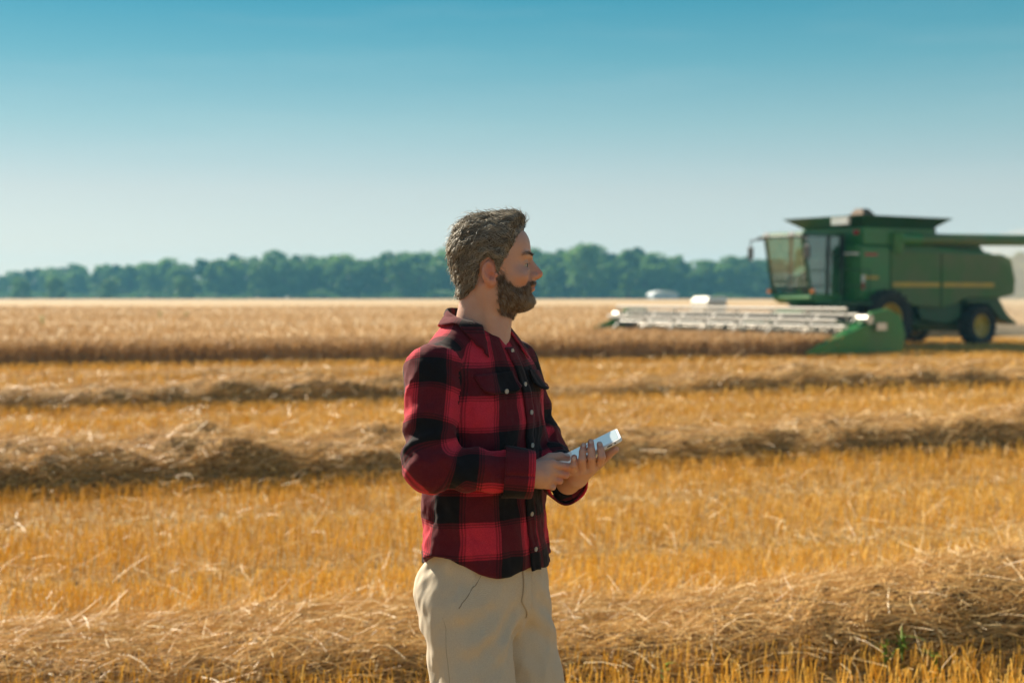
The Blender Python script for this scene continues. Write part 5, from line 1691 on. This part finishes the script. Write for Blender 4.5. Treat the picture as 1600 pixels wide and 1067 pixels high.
def sdf_trousers(P, wr=True):
    hz = P[:, 2]
    a = np.interp(hz, [.80, .90, .98, 1.06], [.150, .176, .172, .163]); bb = np.interp(hz, [.80, .90, .98, 1.06], [.110, .124, .121, .116])
    k = (np.abs(P[:, 0] / a) ** 2.3 + np.abs((P[:, 1] - .014) / bb) ** 2.3) ** (1 / 2.3)
    d = smax(((k - 1) * bb * .95).astype(f32), (.80 - hz).astype(f32), .05)
    d = smax(d, (hz - 1.045).astype(f32), .005)
    for s in (-1, 1):
        d = smin(d, ell(P, (s * .075, -.055, .900), (.085, .064, .085)), .04)
        lg = smin(cone(P, HIP[s], KNE[s], .106, .088), cone(P, KNE[s], ANK[s], .086, .077), .03)
        lg = smax(lg, (.035 - hz).astype(f32), .004)
        d = smin(d, lg, .022)
    if wr:
        n1_ = fnoise(P * np.array([1, 1, .45], f32), 48, 95, 2)
        d = d + .0062 * (np.abs(n1_) - .4) + .003 * fnoise(P, 18, 94, 1) + .0020 * np.abs(fnoise(P * np.array([1, 1, .6], f32), 100, 93, 2))
        cr = np.exp(-((hz - .83) / .07) ** 2) * np.exp(-((P[:, 1] - .10) / .08) ** 2)
        d = d + .0045 * cr * np.sin(85 * (hz + .75 * np.abs(P[:, 0])) + 1.5 * fnoise(P, 9, 96, 1))
        bk = np.exp(-((hz - .80) / .06) ** 2) * np.exp(-((P[:, 1] + .09) / .06) ** 2)
        d = d + .006 * bk * np.sin(70 * (hz - .4 * np.abs(P[:, 0])) + 2 * fnoise(P, 9, 97, 1))
        kn = np.exp(-((hz - .49) / .09) ** 2) + .8 * np.exp(-((hz - .12) / .07) ** 2)
        d = d + .0045 * kn * np.sin(70 * hz + 2.5 * fnoise(P, 10, 98, 1))
        side = np.exp(-((hz - .74) / .10) ** 2)
        d = d + .0035 * side * np.sin(55 * (hz * .8 + 1.0 * P[:, 1]) + 2 * fnoise(P, 8, 99, 1))
    return d
def surf(P, f, off=.0, n=12):
    P = np.asarray(P, f32).copy()
    for _ in range(n):
        P = P - (f(P) - off)[:, None] * grad(f, P) * .8
    return P
def cord(name, pts, r_, parent, mat, f, off):
    """a seam laid along the cloth through a few points"""
    pts = np.asarray(pts, float)
    t = np.linspace(0, len(pts) - 1, 40)
    P = np.stack([np.interp(t, np.arange(len(pts)), pts[:, i]) for i in range(3)], 1)
    P = surf(P, f, off)
    V, F, _ = hairs(P[None].astype(np.float64), np.full((1, len(P)), r_), 6)
    return obj(name, raw_mesh(name, V, F), parent, mat)
def make_trousers():
    V, F = mesh_sdf(sdf_trousers, np.arange(-.26, .27, .0055), np.arange(-.20, .18, .0055), np.concatenate([np.arange(.02, .55, .010), np.arange(.55, 1.06, .0055)]))
    tr = obj('trousers', raw_mesh('trousers', V, F), person, M['khaki'])
    for s in (-1, 1):
        # slanted hip pocket: a sunk cord whose dark colour paints the shade of its gap
        top = np.array([s * .128, .100, .990]); bot = np.array([s * .174, .058, .893])
        cord('pocket_opening', [top, (top + bot) / 2 + np.array([s * .004, .003, 0]), bot], .0016, tr, M['slit'], sdf_trousers, -.0008)
        cord('seam', [(s * .176, .02, .87), (s * .205, .05, .70), (s * .210, .085, .5), (s * .210, .06, .2)], .0012, tr, M['seam'], sdf_trousers, -.0006)
    z = np.linspace(1.0, .845, 26)
    x = np.linspace(-.004, .030, 5)
    Z, X = np.meshgrid(z, x, indexing='ij')
    X = X * np.clip((Z - .84) / .05, .15, 1)
    Y = front_y(X, Z, sdf_trousers).reshape(X.shape)
    sheet('fly', np.stack([X, Y + .0025, Z], -1), tr, M['khaki'], .0025, lambda p: p[..., :2])
make_trousers()

# ------------------------------------------------------------------ boots
def make_boots():
    lea = paint('brown_leather', (.13, .07, .035), .5, dirt=(.25, .18, .10), dirt_amt=.5, scale=8, bump=.2)
    sole = paint('boot_sole', (.03, .025, .02), .8)
    for s in (-1, 1):
        def f(P):
            d = cone(P, (s * .126, .045, .20), (s * .126, .035, .07), .050, .050)
            d = smin(d, cone(P, (s * .126, .04, .065), (s * .138, .20, .045), .048, .042), .03)
            return smax(d, (.022 - P[:, 2]).astype(f32), .006)
        V, F = mesh_sdf(f, np.arange(s * .13 - .09, s * .13 + .09, .006), np.arange(-.05, .28, .006), np.arange(.0, .27, .006))
        b = obj('boot', raw_mesh('boot', V, F), person, lea)
        pr = [(s * .125 + .047 * math.cos(a) + (.006 * s), .115 + .132 * math.sin(a)) for a in np.linspace(0, 2 * math.pi, 28, endpoint=False)]
        MB().prism(pr, .0, .024, axis=2).build('sole', sole, b)
make_boots()

# ------------------------------------------------------------------ tablet
def make_tablet():
    A = np.array([.1213, 3.250, 1.2185]); B = np.array([.2500, 3.245, 1.2835])       # near long edge, as far as the photograph shows it
    ux = (B - A) / np.linalg.norm(B - A)
    uy = np.array([-.07, 1, .07]); uy -= (uy @ ux) * ux; uy /= np.linalg.norm(uy)
    uz = np.cross(ux, uy)
    L, Wd, T = .188, .118, .0085
    org = B - ux * L
    root = empty('tablet')
    root.matrix_world = Matrix(((ux[0], uy[0], uz[0], org[0]), (ux[1], uy[1], uz[1], org[1]), (ux[2], uy[2], uz[2], org[2]), (0, 0, 0, 1)))
    tag(root, 'white tablet held in both hands with its screen reflecting the sky', 'tablet')
    shell = paint('tablet_shell', (.78, .79, .80), .35, .1)
    def rr(m, r_):
        out = []
        for cx, cy, a0 in ((L - m - r_, Wd - m - r_, 0), (m + r_, Wd - m - r_, 90), (m + r_, m + r_, 180), (L - m - r_, m + r_, 270)):
            out += [(cx + r_ * math.cos(R(a0 + a)), cy + r_ * math.sin(R(a0 + a))) for a in (0, 22, 45, 68, 90)]
        return out
    MB().prism(rr(0, .012), -T, 0, axis=2).build('shell', shell, root, bevel=.0016)
    m, n, l = new_mat('tablet_glass')
    o = n.new('ShaderNodeOutputMaterial'); b = n.new('ShaderNodeBsdfPrincipled')
    b.inputs['Base Color'].default_value = (.30, .33, .34, 1); b.inputs['Roughness'].default_value = .08; b.inputs['Specular IOR Level'].default_value = .9
    b.inputs['Emission Color'].default_value = (.80, .95, 1, 1); b.inputs['Emission Strength'].default_value = .08     # glow added, with the pale base, for the sky's bright reflection
    l.new(b.outputs[0], o.inputs[0])
    MB().prism(rr(.0045, .009), .0003, .0009, axis=2).build('screen', m, root)
    dk = paint('tablet_port', (.02, .02, .022), .5)
    for x0, x1 in ((.150, .162), (.168, .172)):
        MB().box(x0, x1, -.0006, -.0001, -.0058, -.0032).build('port', dk, root)
make_tablet()

# ------------------------------------------------------------------ finger nails and lashes
def make_nails():
    nail = paint('nail', (.62, .40, .32), .25, coat=.3)
    import bmesh
    def one(p, along, out, w=.0050, ln=.0058):
        along = np.array(along, float); along /= np.linalg.norm(along)
        out = np.array(out, float); out -= (out @ along) * along; out /= np.linalg.norm(out)
        side = np.cross(along, out)
        p = surf(np.asarray(p, f32)[None] + out * .012, lambda q: np.minimum(within(q, WR_R - .2, WR_R + .2, hand_right), within(q, WR_L - .2, WR_L + .2, hand_left)), .0, 8)[0]
        bm = bmesh.new(); bmesh.ops.create_uvsphere(bm, u_segments=12, v_segments=8, radius=1)
        me = bpy.data.meshes.new('fingernail'); bm.to_mesh(me); bm.free()
        me.polygons.foreach_set('use_smooth', [True] * len(me.polygons)); me.materials.append(nail)
        o = obj('fingernail', me, person)
        o.matrix_local = Matrix(((side[0] * w, along[0] * ln, out[0] * .0013, p[0]), (side[1] * w, along[1] * ln, out[1] * .0013, p[1]), (side[2] * w, along[2] * ln, out[2] * .0013, p[2]), (0, 0, 0, 1)))
    cam_ = wl_(0, 0, CAM_H) - wl_(.17, 3.24, 1.25)
    for tip, prev in (((.163, 3.243, 1.262), (.161, 3.234, 1.253)), ((.1805, 3.243, 1.270), (.1805, 3.233, 1.259)), ((.201, 3.242, 1.266), (.2025, 3.233, 1.257)), ((.142, 3.238, 1.237), (.142, 3.236, 1.222))):
        t, q = LW(*tip), LW(*prev)
        one(t, t - q, cam_)
    t, q = RH(.083, .053, .031), RH(.070, .050, .034)
    one(t, t - q, np.array([0, 0, 1.]) * .8 + cam_ / np.linalg.norm(cam_) * .5, .0065, .0075)
    # upper lashes
    P, D = [], []
    for s in (-1, 1):
        n = 46
        a = np.linspace(-.9, 1.0, n)
        c = np.array([s * .0365, .0850, .0185]); ux = np.array([s * math.cos(R(32)), -math.sin(R(32)), 0])
        q = (c + a[:, None] * .0135 * ux + np.array([0, .004, .0042]) * np.sqrt(np.maximum(1 - a ** 2, .04))[:, None]).astype(f32)
        for _ in range(4): q = q - grad(sdf_face, q) * sdf_face(q)[:, None]
        P.append(q); D.append(grad(sdf_face, q) + np.array([s * .25, .2, .15]))
    P = np.concatenate(P); D = np.concatenate(D); n = len(P)
    V, F, sid = strands(P, D, np.full(n, .0040), np.full(n, .0006), np.tile(np.array([[0, 0, .0018]]), (n, 1)), 2, 3, .7)
    o = obj('eyelashes', raw_mesh('eyelashes', from_head(V), F, True, np.full(len(V), .05)), person, M['beard']); o['kind'] = 'stuff'
make_nails()
# ------------------------------------------------------------------ haze
def make_haze():
    mb = MB().box(-960, 960, -70, 960, -1.2, 27)
    m, n, l = new_mat('haze')
    o = n.new('ShaderNodeOutputMaterial'); v = n.new('ShaderNodeVolumePrincipled')
    v.inputs['Color'].default_value = (.25, .72, 1.0, 1)
    v.inputs['Density'].default_value = .00042
    v.inputs['Anisotropy'].default_value = 0.0
    l.new(v.outputs[0], o.inputs['Volume'])
    h = mb.build('haze', m)
    tag(h, 'thin summer haze over the whole field', kind='stuff')
make_haze()
